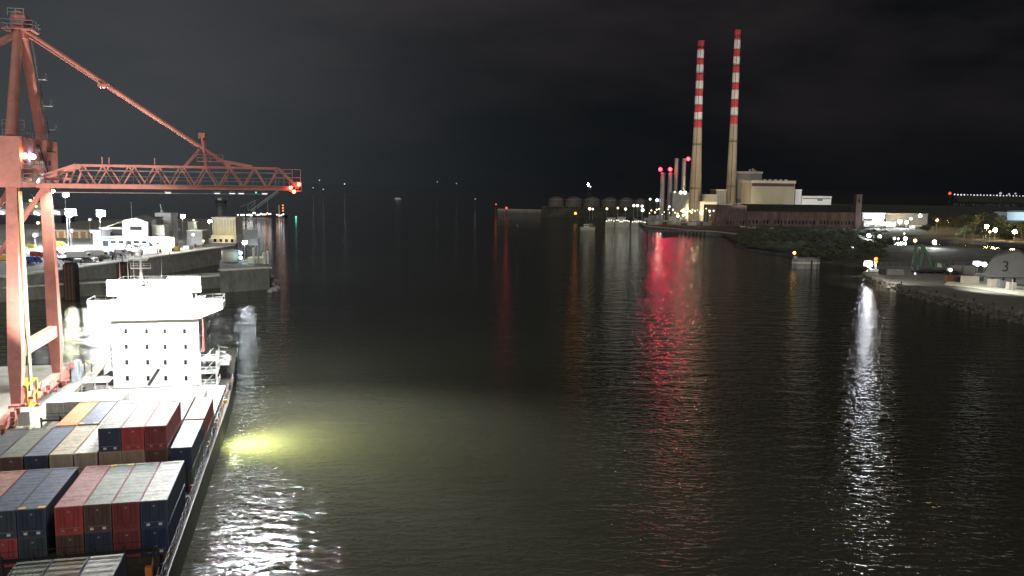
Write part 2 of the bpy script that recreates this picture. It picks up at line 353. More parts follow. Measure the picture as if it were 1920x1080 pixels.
hc.build('hatch_coaming', M_deck, ship)
for y0, y1 in ((52.6, 61.4), (61.8, 71.4)):
    for x0_, x1_ in ((-13.3, -2.2), (-2.1, 9.1)): MB().box(x0_, x1_, y0, y1, -5.56, -5.3).build('hatch_cover', M_swhite, ship)
for y in (-16.4, -3.9, 13.2, 18.9, 45.4):
    lb = MB()
    for x in [-13.6+k*2.55 for k in range(10)]:
        lb.bar((x, y, -6.1), (x, y, -2.9 if y != 13.2 else -3.5), .22)
    lb.box(-13.7, 9.6, y-.45, y+.45, -3.4, -3.28); lb.rail([(-13.7, y-.45, -3.28), (9.6, y-.45, -3.28)], 1.0, .05, 2.4)
    lb.build('lashing_bridge', M_dark, ship)
sr = MB(); sr.rail([(10.2, -20, -5.7), (10.2, 60, -5.7), (9.6, 78, -5.5)], 1.0, .06, 2.2)
sr.build('side_rail', M_dark, ship)
random.seed(3)
for k in range(34):
    y = -22+k*3.1+random.uniform(-.6, .6); x = 9.75; gear = MB()
    if random.random() < .5: gear.box(x-.2, x+.25, y, y+.5, -6.1, -5.2)
    else: gear.cone((x, y, -6.1), (x, y, -5.3), .16, .2, 7)
    gear.bar((x, y+.2, -5.4), (x+.1, y+1.2, -4.7), .08)
    gear.build('deck_fitting', (M_dark, M_rust, M_gal)[k % 3], ship)
og = MB(); og.cone((9.0, -3.9, -6), (9.4, -3.2, -3.2), .16, .12, 8); og.box(8.6, 9.2, -4.6, -4.1, -6.1, -4.7); og.build('orange_lit_post', mat('orange_light_colour', (.8, .28, .05), .5), ship)  # added post, its orange colour stands for orange light on the deck
SY = 76.0
def sp(px, py): return sat(px, py, 1, SY)
x0, x1 = sp(208, 610).x, sp(372, 610).x; zt = sp(300, 572).z; zw = sp(165, 596).z; zr = sp(300, 566).z
sb = MB(); sb.box(x0, x1, SY, SY+13, -6.1, zt-.1); sb.build('accommodation_block', M_swhite, ship)
fl = MB()
for k in range(1, 5):
    z = -6.1+k*2.95; fl.box(x0-.5, x1+.5, SY+1.5, SY+14, z-.1, z+.08); fl.rail([(x1+.45, SY+1.6, z), (x1+.45, SY+14, z)], 1, .05, 1.6)
fl.build('side_deck', M_swhite, ship)
wl, wr = sp(165, 580).x, sp(418, 580).x
wg = MB()
pts = [(wl, SY, zt-.9), (wl, SY, zt+.1), (wr, SY, zt+.1), (wr, SY, zt-.9), (x1+.2, SY, zt-2.6), (x0-.2, SY, zt-2.6)]
wg.extr([(a, SY-.35, c) for a, b, c in pts], (0, 0, 0), (0, 5.5, 0)); wg.box(wl, wr, SY-.45, SY-.3, zt+.1, zt+1.1)
wg.build('bridge_wing', M_swhite, ship)
wr_ = MB(); wr_.rail([(wl+.1, SY+5, zt+.1), (x0, SY+5, zt+.1)], 1.1, .06, 1.4)
wr_.rail([(wl+.08, SY-.2, zt+1.1), (wl+.08, SY+5, zt+1.1)], .2, .06, 1.4); wr_.build('bridge_wing_rail', M_swhite, ship); wr_ = MB(); wr_.rail([(x1, SY+5, zt+.1), (wr-.1, SY+5, zt+.1)], 1.1, .06, 1.4); wr_.rail([(wr-.08, SY-.2, zt+1.1), (wr-.08, SY+5, zt+1.1)], .2, .06, 1.4); wr_.build('bridge_wing_rail', M_swhite, ship)
hx0, hx1 = x0+1.0, x1-1.0; zh = zt+3.1
wh = MB(); wh.box(hx0, hx1, SY+.8, SY+8, zt+.1, zh); wh.box(hx0-.4, hx1+.4, SY+.4, SY+8.4, zh, zh+.18); wh.build('wheelhouse', M_swhite, ship)
k = 9; ww = (hx1-hx0)/k
for i in range(k): MB().box(hx0+i*ww+.18, hx0+(i+1)*ww-.18, SY+.72, SY+.82, zt+1.3, zt+2.5).build('bridge_window', M_glassp, ship)
for r_, row in enumerate(((621, (236, 275, 309, 346)), (650, (237, 276, 310, 348)), (679, (238, 277, 310, 348)), (709, (239, 278, 311, 349)))):
    for px in row[1]:
        q = sp(px, row[0]); f_ = MB().box(q.x-.35, q.x+.35, SY-.05, SY+.02, q.z-.55, q.z+.55).build('cabin_window', M_swhite, ship)
        MB().box(q.x-.25, q.x+.25, SY-.065, SY-.045, q.z-.42, q.z+.42).build('pane', M_black, f_)
ra = MB(); zr = zh+.18; ra.rail([(hx0-.3, SY+.5, zr), (hx1+.3, SY+.5, zr), (hx1+.3, SY+8.3, zr), (hx0-.3, SY+8.3, zr), (hx0-.3, SY+.5, zr)], 1.1, .07, 1.3); ra.build('roof_rail', M_swhite, ship)
mx_ = sat(265, 520, 1, SY+5).x
ms_ = MB(); ms_.cone((mx_, SY+5, zr), (mx_, SY+5, zr+5.6), .35, .18, 8); ms_.box(mx_-1.7, mx_+1.7, SY+4.7, SY+5.3, zr+2.8, zr+3.0); ms_.box(mx_-1.2, mx_+1.2, SY+4.4, SY+5, zr+4.3, zr+4.5); ms_.rail([(mx_-1.7, SY+4.7, zr+3), (mx_+1.7, SY+4.7, zr+3)], .8, .06, .9)
ms_.build('radar_mast', M_swhite, ship)
MB().ball((mx_, SY+5, zr+6), .5, 10, 6).build('radar_dome', M_white, ship)
MB().box(mx_-1.5, mx_+1.5, SY+4.1, SY+4.35, zr+4.6, zr+4.85).build('radar_scanner', M_white, ship)
an = MB()
for dx, h_ in ((-4, 7), (-2.6, 9.5), (-1.6, 8), (3.2, 5)): MB().cone((mx_+dx, SY+7, zr), (mx_+dx, SY+7, zr+h_), .07, .03, 5).build('aerial', M_white, ship)
cb = MB(); cb.box(mx_+1.6, mx_+5.6, SY+2.5, SY+5.2, zr, zr+1.0); cb.box(mx_+1.2, mx_+6, SY+2.3, SY+5.4, zr+1.0, zr+1.12); cb.build('roof_cabin', M_white, ship)
fu = MB(); fu.extr([(xc-2.6, SY+15, -6.1), (xc+2.6, SY+15, -6.1), (xc+2.2, SY+15, zt-1.5), (xc-2.2, SY+15, zt-1.5)], (0, 0, 0), (0, 6, 0)); fu.build('funnel', mat('funnel_paint', (.25, .06, .06), .5), ship)
# side gear around the bridge foot
q0 = sp(385, 660); 
st = MB()
for k in range(3):
    z = -6.0+k*2.3; st.box(x1+.1, x1+3.2, SY-1.5, SY+3, z, z+.1); st.rail([(x1+.1, SY-1.5, z+.1), (x1+3.2, SY-1.5, z+.1), (x1+3.2, SY+3, z+.1)], 1.1, .07, .8)
    st.bar((x1+.5, SY-1.2, z), (x1+2.6, SY-1.2, z+2.3), .3, .08)
for x in (x1+.3, x1+3.1): st.bar((x, SY-1.5, -6), (x, SY-1.5, .3), .16)
st.build('stair_tower', M_swhite, ship)
MB().cone((x1+.9, SY-1, .4), (x1+.9, SY-1, 6.2), .22, .14, 7).build('vent_post', mat('pale_red_paint', (.55, .16, .16), .5), ship)
lfb = MB(); lfb.ball((x1+3.6, SY+6, -2.6), 1.5, 12, 8, .75); lfb.box(x1+2.4, x1+4.8, SY+3.6, SY+8.6, -3.3, -2.5); lfb.build('lifeboat', M_swhite, ship)
for y in (SY+4, SY+8.4): MB().bar((x1+2.3, y, -6), (x1+2.6, y, -.6), .25).bar((x1+2.6, y, -.6), (x1+4.2, y, -.9), .2).build('davit', M_swhite, ship)
pc = MB(); a0 = Vector((x0-3.4, SY-2.2, -5.9)); pc.cone(a0, a0+Vector((0, 0, 1.6)), .6, .5, 10); pc.bar(a0+Vector((0, 0, 1.6)), a0+Vector((3.4, 0, 6.2)), .5, .7); pc.bar(a0+Vector((3.2, 0, 6.4)), a0+Vector((3.5, 0, 3.6)), .3)
pc.build('provision_crane', M_swhite, ship)
pd = MB()
for k in range(2):
    z = -5.9+k*1.7; pd.box(x0-4.6, x0-.1, SY-3, SY+1.5, z-.1, z); pd.rail([(x0-4.6, SY-3, z), (x0-.1, SY-3, z)], 1.1, .07, .7)
for x in (x0-4.5, x0-2.4, x0-.4): pd.bar((x, SY-3, -6.1), (x, SY-3, -4), .2)
pd.build('side_platform', M_swhite, ship)
MB().cone((x0-.6, SY+.5, -3), (x0-.6, SY+.5, 4.5), .12, .1, 6).build('light_post', M_swhite, ship)
hk = MB(); hk.bar((xc-1.2, SY-6, -4.4), (xc+.6, SY-6, -1.6), .25, .5); hk.bar((xc+3, SY-6, -1.5), (xc+9, SY-6, -1.4), .08); hk.build('lifting_gear', M_dark, ship)
# floodlights on the bridge roof, facing forward
for px, py in ((232, 545), (345, 539)):
    for dx in (-1.9, -.0, 1.9):
      for dz in (0, 1.5):
        q = sp(px, py); c = Vector((q.x+dx, SY+.1, q.z-.3+dz))
        f_ = MB().box(c.x-.92, c.x+.92, c.y+.22, c.y+.6, c.z-.68, c.z+.68); f_.bar((c.x, c.y+.5, c.z-1.9), (c.x, c.y+.5, c.z), .12); f_ = f_.build('floodlight', M_gal, ship)
        MB().box(c.x-.85, c.x+.85, c.y-.02, c.y+.2, c.z-.62, c.z+.62).build('lens', glow('bridge_floodlight_glow', (1, .99, .96), 60), f_)
    w_ = s2w(c.x-1.5, c.y-1.0, c.z)
    spot('bridge_flood_and_fill', w_, s2w(c.x-1.5, 30, -4), 60000, (1, .95, .84), 120, .8, .5, ship)
    spot('bridge_flood_and_fill', s2w(c.x-1.5, SY-5.0, c.z+2.0), s2w(c.x-1.5, SY+1, -4), 34000, (1, .99, .95), 150, .8, .5, ship)  # fill light added ahead of the bridge front to brighten its face
spot('aft_fill_light', s2w(xc+4, SY+9, zh+7), s2w(xc+30, SY+100, -10), 90000, (.93, 1, .93), 165, .9, .5, ship)  # this and the next: unseen fills added to brighten jetty walls and basin
spot('aft_fill_light', s2w(xc-6, SY+9, zh+7), s2w(xc-60, SY+100, -10), 90000, (.93, 1, .93), 165, .9, .5, ship)
spot('deck_side_lamp', s2w(11.4, 48, -2.4), s2w(20, 48, -9.3), 190000, (.92, 1, .42), 135, 1, .25, ship)
MB().box(11.1, 11.5, 47.8, 48.2, -2.4, -2.1).bar((10.3, 48, -6), (10.9, 48, -2.2), .12).bar((10.9, 48, -2.2), (11.3, 48, -2.15), .1).build('side_lamp', M_yellow, ship)
# ------------------------------------------------------------------ near quay and crane (ship frame)
def spoly(pts, z0, z1): return MB().prism([s2w(x, y, 0)[:2] for x, y in pts], z0, z1)
tag(spoly([(-16.0, -60), (-16.0, 95.5), (-75, 95.5), (-75, -60)], -3, 4.0).build('quay', M_conc), kind='structure')
cp = spoly([(-15.7, -60), (-15.7, 95.8), (-16.9, 95.8), (-16.9, -60)], 3.2, 4.16); tag(cp.build('quay_edge', M_coping), kind='structure')
for xx in (-18.5, -34.5):
    tag(spoly([(xx-.1, -60), (xx-.1, 95), (xx+.1, 95), (xx+.1, -60)], 4.0, 4.08).build('crane_rail_track', M_gal), kind='structure')
cr = thing('dock_crane', 'tall orange ship-to-shore gantry crane with its lattice boom out over the ship', 'crane', s2w(-18.5, 63.5, -5.3), PSI)
CB = Vector((-18.5, 63.5, -5.3))
def cl_(x, y, z): return Vector((x, y, z))-CB
def cbuild(b, name, m=M_orange, par=cr):
    b.v = [tuple(Vector(v)-CB) for v in b.v]; return b.build(name, m, par)
XR = -18.5; XL = -34.5; YA, YB = 55.2, 71.8; ZP0, ZP1 = 29.6, 37.0
for nm, xx in (('sea', XR), ('land', XL)):
    for yt, yb in ((YA, 51.8), (YB, 73.0)):
        b = MB(); zb = -2.6
        w0, w1 = 1.9, 1.45
        for zz0, zz1, wa, wb in ((zb, 4, 1.25, 1.9), (4, ZP0, 1.9, 1.45)):
            ya = yb+(yt-yb)*((zz0-zb)/(ZP0-zb)); yc = yb+(yt-yb)*((zz1-zb)/(ZP0-zb))
            b.add([(xx-wa/2, ya-wa/2, zz0), (xx+wa/2, ya-wa/2, zz0), (xx+wa/2, ya+wa/2, zz0), (xx-wa/2, ya+wa/2, zz0), (xx-wb/2, yc-wb/2, zz1), (xx+wb/2, yc-wb/2, zz1), (xx+wb/2, yc+wb/2, zz1), (xx-wb/2, yc+wb/2, zz1)],
                  [(3,2,1,0),(4,5,6,7),(0,1,5,4),(1,2,6,5),(2,3,7,6),(3,0,4,7)])
        cbuild(b, 'leg')
    b = MB(); b.bar((xx, 50, -2.9), (xx, 77.5, -2.9), 1.3, 1.5); cbuild(b, 'sill_beam')
    b = MB(); b.bar((xx, 53, 5.2), (xx, 74.5, 5.2), 1.2, 1.9); b.extr([(xx, 73, 4.3), (xx, 75, 4.3), (xx, 75, .5)], (-.4, 0, 0), (.4, 0, 0)); b.extr([(xx, 54.5, 6.1), (xx, 53, 6.1), (xx, 53.2, 9)], (-.4, 0, 0), (.4, 0, 0)); cbuild(b, 'cross_beam')
    for yb in (46.5, 50.0, 75.5, 79.5):
        b = MB(); b.extr([(xx, yb-1.6, -4.2), (xx, yb+1.6, -4.2), (xx, yb+.7, -3.3), (xx, yb-.7, -3.3)], (-.45, 0, 0), (.45, 0, 0)); bo = cbuild(b, 'bogie')
        for dy in (-1.1, -.35, .35, 1.1):
            b = MB(); b.cone((xx-.25, yb+dy, -4.75), (xx+.25, yb+dy, -4.75), .42, .42, 12); b.v = [tuple(Vector(v)-CB) for v in b.v]; b.build('wheel', M_rust, bo)
    b = MB(); b.extr([(xx, 44.6, -3.5), (xx, 52, -3.5), (xx, 51, -2.3), (xx, 47, -2.6)], (-.35, 0, 0), (.35, 0, 0)); cbuild(b, 'equaliser_beam'); b = MB(); b.extr([(xx, 74.0, -3.5), (xx, 81.4, -3.5), (xx, 79, -2.6), (xx, 75, -2.3)], (-.35, 0, 0), (.35, 0, 0)); cbuild(b, 'equaliser_beam')
    # portal beam along the rail at the top
    b = MB(); b.box(xx-1.6, xx+1.6, 53.6, 73.6, ZP0, ZP1); cbuild(b, 'portal_beam')
b = MB()
for y in (YA, YB):
    b.bar((XL, y, 31.5), (XR, y, 31.5), 1.4, 2.2); b.bar((XL, y, 5.6), (XR-.2, y, 29.5), .7)
cbuild(b, 'portal_brace')
# machinery house behind
b = MB(); b.box(XL-12, XL-2, 57, 70, 31, 36); cbuild(b, 'machinery_house', M_orange)
# A-frame and apex
ap = sat(38, 62, 1, 63.5); AX, AZ = ap.x, ap.z
for (y, ya, xo) in ((YA, 62.3, 0), (YB, 64.7, 0)):
    b = MB(); b.cone((XR, y+.6 if y == YA else y-.6, ZP1), (AX, ya, AZ), .85, .65, 14); cbuild(b, 'a_frame_leg')
b = MB(); b.cone((XL-10, 63.5, 37), (AX-.4, 63.5, AZ), .55, .55, 10); cbuild(b, 'back_stay')
b = MB(); b.box(AX-2.0, AX+2.4, 61.4, 65.6, AZ+.2, AZ+.45); b.box(AX-.9, AX+.9, 62.2, 64.8, AZ-.9, AZ+1.6)
b.cone((AX+.2, 61.9, AZ+2.0), (AX+.2, 65.1, AZ+2.0), 1.1, 1.1, 14); cbuild(b, 'apex_head')
b = MB(); b.rail([(AX-2, 61.4, AZ+.45), (AX+2.4, 61.4, AZ+.45), (AX+2.4, 65.6, AZ+.45), (AX-2, 65.6, AZ+.45), (AX-2, 61.4, AZ+.45)], 1.2, .09, 1.1); b.rail([(AX-1, 61.4, AZ+2.2), (AX+1.2, 61.4, AZ+2.2)], 1.1, .09, .8)
cbuild(b, 'walkway_rail', M_gal); b = MB(); b.rail([(XR-1.5, 57, ZP1), (XR+1.5, 57, ZP1), (XR+1.5, 70, ZP1)], 1.1, .08, 1.2)
b.rail([(XR-1.5, 57, ZP1+1.4), (XR+1.5, 57, ZP1+1.4)], 1.1, .08, 1.2)
cbuild(b, 'walkway_rail', M_gal)
# ladder with cage up the far A-frame leg
b = MB(); p = Vector((XR+.9, YB+.6, ZP1)); q = Vector((AX+.8, 65.9, AZ))
for s in (-.3, .3): b.bar(p+Vector((0, s, 0)), q+Vector((0, s, 0)), .07)
for i in range(60): m = p.lerp(q, i/60); b.bar(m+Vector((0, -.3, 0)), m+Vector((0, .3, 0)), .05)
for k in (.12, .35, .6): m = p.lerp(q, k); b.box(m.x, m.x+1.2, m.y-.6, m.y+.6, m.z, m.z+.12); b.rail([(m.x+1.2, m.y-.6, m.z), (m.x+1.2, m.y+.6, m.z)], 1.1, .06, .6)
cbuild(b, 'ladder', M_gal)
# boom
tip = sat(556, 352, 1, 63.5); bx1 = tip.x-.8; zb0 = sat(330, 351, 1, 63.5).z; ztb = sat(330, 313, 1, 63.5).z
bx0 = XR+1.6; bt0 = sat(150, 313, 1, 63.5).x; bt1 = sat(522, 316, 1, 63.5).x
Y1, Y2 = 61.2, 65.8
b = MB()
for y in (Y1, Y2): b.bar((bx0, y, zb0), (bx1, y, zb0), .62, .66)
cbuild(b, 'bottom_chord')
b = MB()
for y in (Y1, Y2):
    b.bar((bt0, y, ztb), (bt1, y, ztb), .34, .34); b.bar((bx0, y, zb0+1.2), (bt0, y, ztb), .5, .5)
    b.bar((bx0-.4, y, zb0+1.2), (bt0-2, y, zb0+1.1), .4, .4)
    b.bar((bt1, y, ztb), (bt1+3.2, y, zb0), .4, .4)
cbuild(b, 'top_chord')
b = MB(); nb = 8; wbay = (bt1-bt0)/nb
for i in range(nb):
    for y in (Y1, Y2):
        xa = bt0+i*wbay; b.bar((xa, y, ztb), (xa+wbay/2, y, zb0), .2); b.bar((xa+wbay/2, y, zb0), (xa+wbay, y, ztb), .2)
for i in range(nb+1):
    xa = bt0+i*wbay; b.bar((xa, Y1, ztb), (xa, Y2, ztb), .22); b.bar((xa, Y1, zb0), (xa, Y2, zb0), .3)
for y in (Y1, Y2):
    b.bar((bt0-1.2, y, zb0), (bt0, y, ztb), .25); b.bar((bt0-3.2, y, zb0), (bt0-2.4, y, zb0+2.2), .25)
cbuild(b, 'boom_bracing')
b = MB(); b.rail([(bx0, Y1-.6, zb0+.5), (bx1, Y1-.6, zb0+.5)], 1.1, .05, 2.0); b.box(bx0, bx1, Y1-1.0, Y1-.4, zb0+.35, zb0+.42); cbuild(b, 'boom_walkway', M_gal)
b = MB(); z2 = sat(330, 322, 1, 63.5).z; b.bar((bt0, 63.5, z2), (bt1+2, 63.5, z2), .2); b.bar((bx0, 63.5, zb0-1.0), (bx1-4, 63.5, zb0-1.0), .14); cbuild(b, 'trolley_rope', M_gal)
fs = sat(432, 316, 1, 63.5)
b = MB(); b.cone((AX+1.0, 62.6, AZ+.3), (fs.x, 62.6, ztb+.2), .32, .32, 8); b.cone((AX+1.0, 64.4, AZ-.4), (fs.x, 64.4, ztb), .18, .18, 8)
m = Vector((AX+1, 62.6, AZ+.3)).lerp(Vector((fs.x, 62.6, ztb)), .37); b.box(m.x-.9, m.x+.9, 62.1, 64.8, m.z-.6, m.z-.1)
b.bar((fs.x-2, 62.6, ztb+1.2), (fs.x+3.5, 62.6, ztb+.2), .5); cbuild(b, 'fore_stay')
kp = sat(380, 256, 1, 63.5); kb = sat(387, 312, 1, 63.5); kc = sat(345, 312, 1, 63.5); km = sat(375, 280, 1, 63.5)
b = MB()
for y in (62.3, 64.7): b.bar((kb.x, y, ztb), (kp.x, y, kp.z), .32); b.bar((kc.x, y, ztb), (km.x, y, km.z), .2)
b.box(kp.x-.5, kp.x+.5, 62, 65, kp.z-.3, kp.z+.5); cbuild(b, 'stay_post')
b = MB()
for px in (198, 211, 295):
    q = sat(px, 312, 1, 63.5); b = MB(); b.bar((q.x, Y1, ztb), (q.x, Y1, ztb+1.3), .14); cbuild(b, 'boom_fitting')
b = MB(); b.box(fs.x-5, fs.x-1, 62, 65, ztb+.9, ztb+1.0); b.rail([(fs.x-5, 62, ztb+1), (fs.x-1, 62, ztb+1)], 1, .08, 1); cbuild(b, 'boom_catwalk')
b = MB(); x_ = bx1; b.box(x_-.3, x_+1.6, 60.8, 66.2, zb0-.5, zb0-.3); b.rail([(x_-.3, 60.8, zb0-.3), (x_+1.6, 60.8, zb0-.3), (x_+1.6, 66.2, zb0-.3)], 1.3, .1, .8); b.rail([(x_-2.5, 61, zb0+.5), (x_+1.5, 61, zb0+.5)], 2.6, .1, 1.2)
b.box(x_-.4, x_-.1, 60.9, 66.1, zb0-.4, zb0+.5); cbuild(b, 'boom_end_platform')
for dx, dz in ((-.1, .15), (1.2, .7), (.4, -.5)):
    b = MB(); b.ball((bx1+dx, 60.6, zb0+dz), .28, 8, 5); cbuild(b, 'warning_light', glow('boom_warning_glow', (1, .12, .05), 30))
for k, px in enumerate((315, 407, 435, 452, 496)):
    q = sat(px, 352, 1, 63.5); b = MB(); b.box(q.x-.5, q.x+.5, 62.9, 64.1, zb0-.9, zb0-.6); o = cbuild(b, 'boom_floodlight', M_gal)
    b = MB(); b.box(q.x-.4, q.x+.4, 63.0, 64.0, zb0-.97, zb0-.91); b.v = [tuple(Vector(v)-CB) for v in b.v]; b.build('lens', GL_small, o)
    spot('boom_flood', s2w(q.x, 63.5, zb0-1.1), s2w(q.x+(2 if k > 0 else 0), 57 if k < 3 else 46, -6), (20000, 30000, 30000, 70000, 90000)[k], (.93, .97, 1), 126, .6, .4, cr)
spot('boom_water_flood', s2w(14, 63.5, zb0-1.3), s2w(20, 6, -9.3), 150000, (.93, .98, 1), 58, .9, .3, cr)
# portal side details: diagonal pipe run, access cabin, lamps
b = MB(); b.bar((XR+1.75, 62, 36), (XR+1.75, 66.5, 31.5), .5); b.bar((XR+1.75, 66.5, 31.5), (XR+1.75, 70, 29.8), .5); b.box(XR+1.62, XR+2.1, 67.5, 70.5, 35.2, 35.4); b.box(XR+1.62, XR+2.2, 66, 67.2, 33, 33.8); cbuild(b, 'portal_pipe', M_dark)
b = MB(); b.rail([(XR+1.8, 54.2, 32.4), (XR+3, 54.2, 32.4), (XR+3, 59.5, 32.4)], 1.2, .12, .8); b.rail([(XR+1.8, 54.2, 30.4), (XR+3, 54.2, 30.4), (XR+3, 59.5, 30.4)], 1.2, .12, .8); b.box(XR+1.6, XR+3, 54.2, 59.5, 32.3, 32.4); b.box(XR+1.6, XR+3, 54.2, 59.5, 30.3, 30.4); cbuild(b, 'portal_platform', M_gal)
for dy, g_, nm in ((54.6, glow('crane_amber_glow', (1, .45, .12), 45), 'amber'), (58.6, glow('crane_blue_glow', (.45, .6, 1), 45), 'blue')):
    b = MB(); b.ball((XR+2.0, dy, 34.2), .38, 9, 6); cbuild(b, 'crane_lamp', g_)
b = MB(); b.box(XR+.95, XR+1.15, 54.2, 55.4, -1, 29); cbuild(b, 'lit_edge_strip', mat('lit_edge_yellow', (.85, .65, .35), .5))  # yellow strip that paints the lamp-lit edge of the leg
b = MB(); b.bar((XR+.2, 52, .0), (XR+.2, 57.5, .0), .3); b.box(XR-1, XR+1.2, 52, 57.5, -3.6, -3.5)
for y in (52.4, 57.3):
    for x in (XR-.9, XR+1.1): b.bar((x, y, -3.5), (x, y, .1), .3)
b.box(XR-1, XR+1.2, 52, 57.5, .1, .4); b.bar((XR+1.1, 57.3, -1.5), (XR+1.1, 52.4, -3.4), .2)
cbuild(b, 'access_cabin', M_yellow)
random.seed(5)
for k in range(24):
    b = MB()
    y = 46+k*1.5; x = XR+.9+random.uniform(-.1, .5); z = -3.8+random.uniform(-.4, 1.6)
    if 53 < y < 74 and random.random() < .55: continue
    b.box(x-.3, x+.3, y-.3, y+.4, z, z+random.uniform(.3, .9)); b.cone((x, y, z), (x+.2, y+.5, z+1.2), .1, .1, 5)
    cbuild(b, 'drive_gear', mat('pale_red_gear', (.55, .22, .2), .6))
b = MB(); b.box(XR+1.2, XR+2.8, 47.6, 50.2, -4.6, -2.5); cbuild(b, 'electrical_cabinet', M_white)
b = MB(); b.box(XR+.9, XR+1.9, 78, 80.5, -5.2, -1.5); b.rail([(XR+1.9, 78, -5.3), (XR+1.9, 83, -5.3)], 1.2, .1, .8, 3); cbuild(b, 'stair_cabinet', mat('pale_blue_paint', (.6, .68, .75), .6))
# crane work lights shining down on bogies, legs and quay
for (p, q, pw) in (((XR+3.4, 57, 31), (XR+1, 50, -5), 16000), ((XR+3.4, 70.0, 31), (XR+1, 78, -5), 16000), ((XR+4, 63, 33), (XR+9, 40, -3), 12000)):
    spot('crane_work_light', s2w(*p), s2w(*q), pw, (1, .9, .72), 100, .7, .3, cr)
spot('crane_fill_light', s2w(XR+9, 44, -1), s2w(XR, 63, 48), 105000, (1, .86, .76), 75, .8, .3, cr)  # unseen fill added over the ship to brighten legs and A-frame
mk = thing('mobile_buffer_post', 'pair of yellow-topped posts on the quay behind the pale blue cabinet', 'post', s2w(-16.8, 86.5, -5.3), PSI)
MB().bar((-.6, 0, 0), (-.6, 0, 1.9), .22).bar((.6, 0, 0), (.6, 0, 1.9), .22).build('post', M_gal, mk); MB().ball((0, 0, 2.0), .35, 8, 5).bar((-.6, 0, 1.9), (.6, 0, 1.9), .12).build('cap', M_yellow, mk)
# ------------------------------------------------------------------ left: jetty and upper quay
ZQ = 8.0
land('upper_quay', [(-260, 545), (0, 521), (75, 512), (240, 489), (410, 465), (441, 460), (441, 411), (300, 409), (150, 414), (120, 419), (-260, 425)], ZQ, M_conc)
land('jetty', [(-200, 556), (0, 541), (120, 534), (215, 529), (412, 518), (412, 511), (215, 521), (120, 525.5), (0, 532), (-200, 545)], 4.4, M_concd)
land('jetty_head', [(412, 508), (460, 505.5), (505, 502.5), (507, 492), (478, 484), (440, 484), (412, 489)], ZQ, M_concd)
def strip(name, p, q, w_, h, z, m):
    a = atz(*p, z); b = atz(*q, z); o = MB(); o.bar(a+Vector((0, 0, h/2)), b+Vector((0, 0, h/2)), w_, h); return tag(o.build(name, m), kind='structure')
strip('jetty_edge', (0, 540), (120, 533.5), 4.0, .35, 4.4, M_coping); strip('jetty_edge', (120.5, 533.4), (215, 528.5), 4.0, .35, 4.4, M_coping); strip('jetty_edge', (215.5, 528.4), (412, 517.4), 4.0, .35, 4.4, M_coping)
strip('jetty_edge', (413, 507.6), (505, 502.2), 4.0, .4, ZQ, M_coping)
strip('quay_edge', (0, 520.6), (75, 511.6), 5.0, .5, ZQ, M_coping); strip('quay_edge', (75.4, 511.5), (240, 488.6), 5.0, .5, ZQ, M_coping); strip('quay_edge', (240.4, 488.5), (410, 464.6), 5.0, .5, ZQ, M_coping)
def fender(px0, px1, y0, y1, z0, z1, D, label):
    a, b = atd(px0, y0, D), atd(px1, y0, D); t = thing('mooring_dolphin', label, 'mooring dolphin', (a.x/2+b.x/2, D, 0)); w_ = (b.x-a.x)/2
    MB().box(-w_, w_, 0, 3, -2, z1-.6).build('pier_block', M_dark, t); MB().box(-w_*.8, w_*.8, .3, 2.7, z1-.6, z1).build('cap', M_rubber, t)
    m_ = MB()
    for k in (-.6, 0, .6): m_.cone((k*w_, -.2, z0), (k*w_, -.2, z1-1), .22, .22, 6)
    m_.build('fender_pile', M_rust, t)
fender(118, 139, 505, 555, 0, 12.6, 285, 'dark block standing against the jetty wall just right of the crane leg')
fender(218, 236, 504, 530, 0, 11.5, 300, 'dark block against the jetty wall behind the left bridge lights')
# wall fenders on the jetty head
for i, px in enumerate((446, 468, 486, 500)):
    p = atz(px, 505-(px-446)*.05, ZQ); t = thing('fender_post', 'thin pale fender post on the jetty head wall, %s from the left' % ('first', 'second', 'third', 'fourth')[i], 'fender', (p.x, p.y-.5, 4.2), 0, 'fender posts on the jetty head')
    MB().box(-.15, .15, -.15, .3, 0, 3.6).build('timber', M_gal, t); MB().cone((0, 0, 3.6), (0, 0, 3.9), .25, .1, 6).build('cap', M_gal, t)
# rocks below the jetty head
for i, (px, py, r_) in enumerate(((509, 519, 1.7), (515, 527, 2.3), (512, 533, 1.9), (519, 540, 2.1), (513, 544, 2.6), (507, 546, 2.0))):
    p = atz(px, py, .5); b = MB(); random.seed(i); b.ball((0, 0, 0), r_*.62, 9, 6, .7); b.v = [(x*(1+random.uniform(-.25, .25)), y*(1+random.uniform(-.25, .25)), z*(1+random.uniform(-.2, .2))) for x, y, z in b.v]
    tag(b.build('rock', mat('pale_rock', (.38, .37, .35), .9, 0, .4, .8, .1), None, p), 'pale boulder off the corner of the jetty head, number %s down the line of rocks' % ('one', 'two', 'three', 'four', 'five', 'six')[i], 'rock', 'boulders at the jetty corner')
# generic boxy building by pixel rectangle at depth D
def bldg(name, label, cat, x0, x1, ytop, D, zb, depth, m, roof=None, par=None, rz=0., over=.0, rh=.5):
    a, b = atd(x0, ytop, D), atd(x1, ytop, D); cx = (a.x+b.x)/2; w_ = (b.x-a.x)/2; h = (a.z+b.z)/2-zb
    t = par or thing(name, label, cat, (cx, D, zb), rz); ox = cx-t.location.x; oy = D-t.location.y; oz = zb-t.location.z
    MB().box(ox-w_, ox+w_, oy, oy+depth, oz, oz+h-(rh if roof else 0)).build('wall', m, t)
    if roof: MB().box(ox-w_-over, ox+w_+over, oy-over, oy+depth+over, oz+h-rh, oz+h).build('roof', roof, t)
    return t, w_, h
def win(t, x0, x1, z0, z1, y, m=M_black, name='window', d=.1, frame=None):
    w_ = MB().box(x0, x1, y-d, y+.02, z0, z1).build(name, m, t); return w_
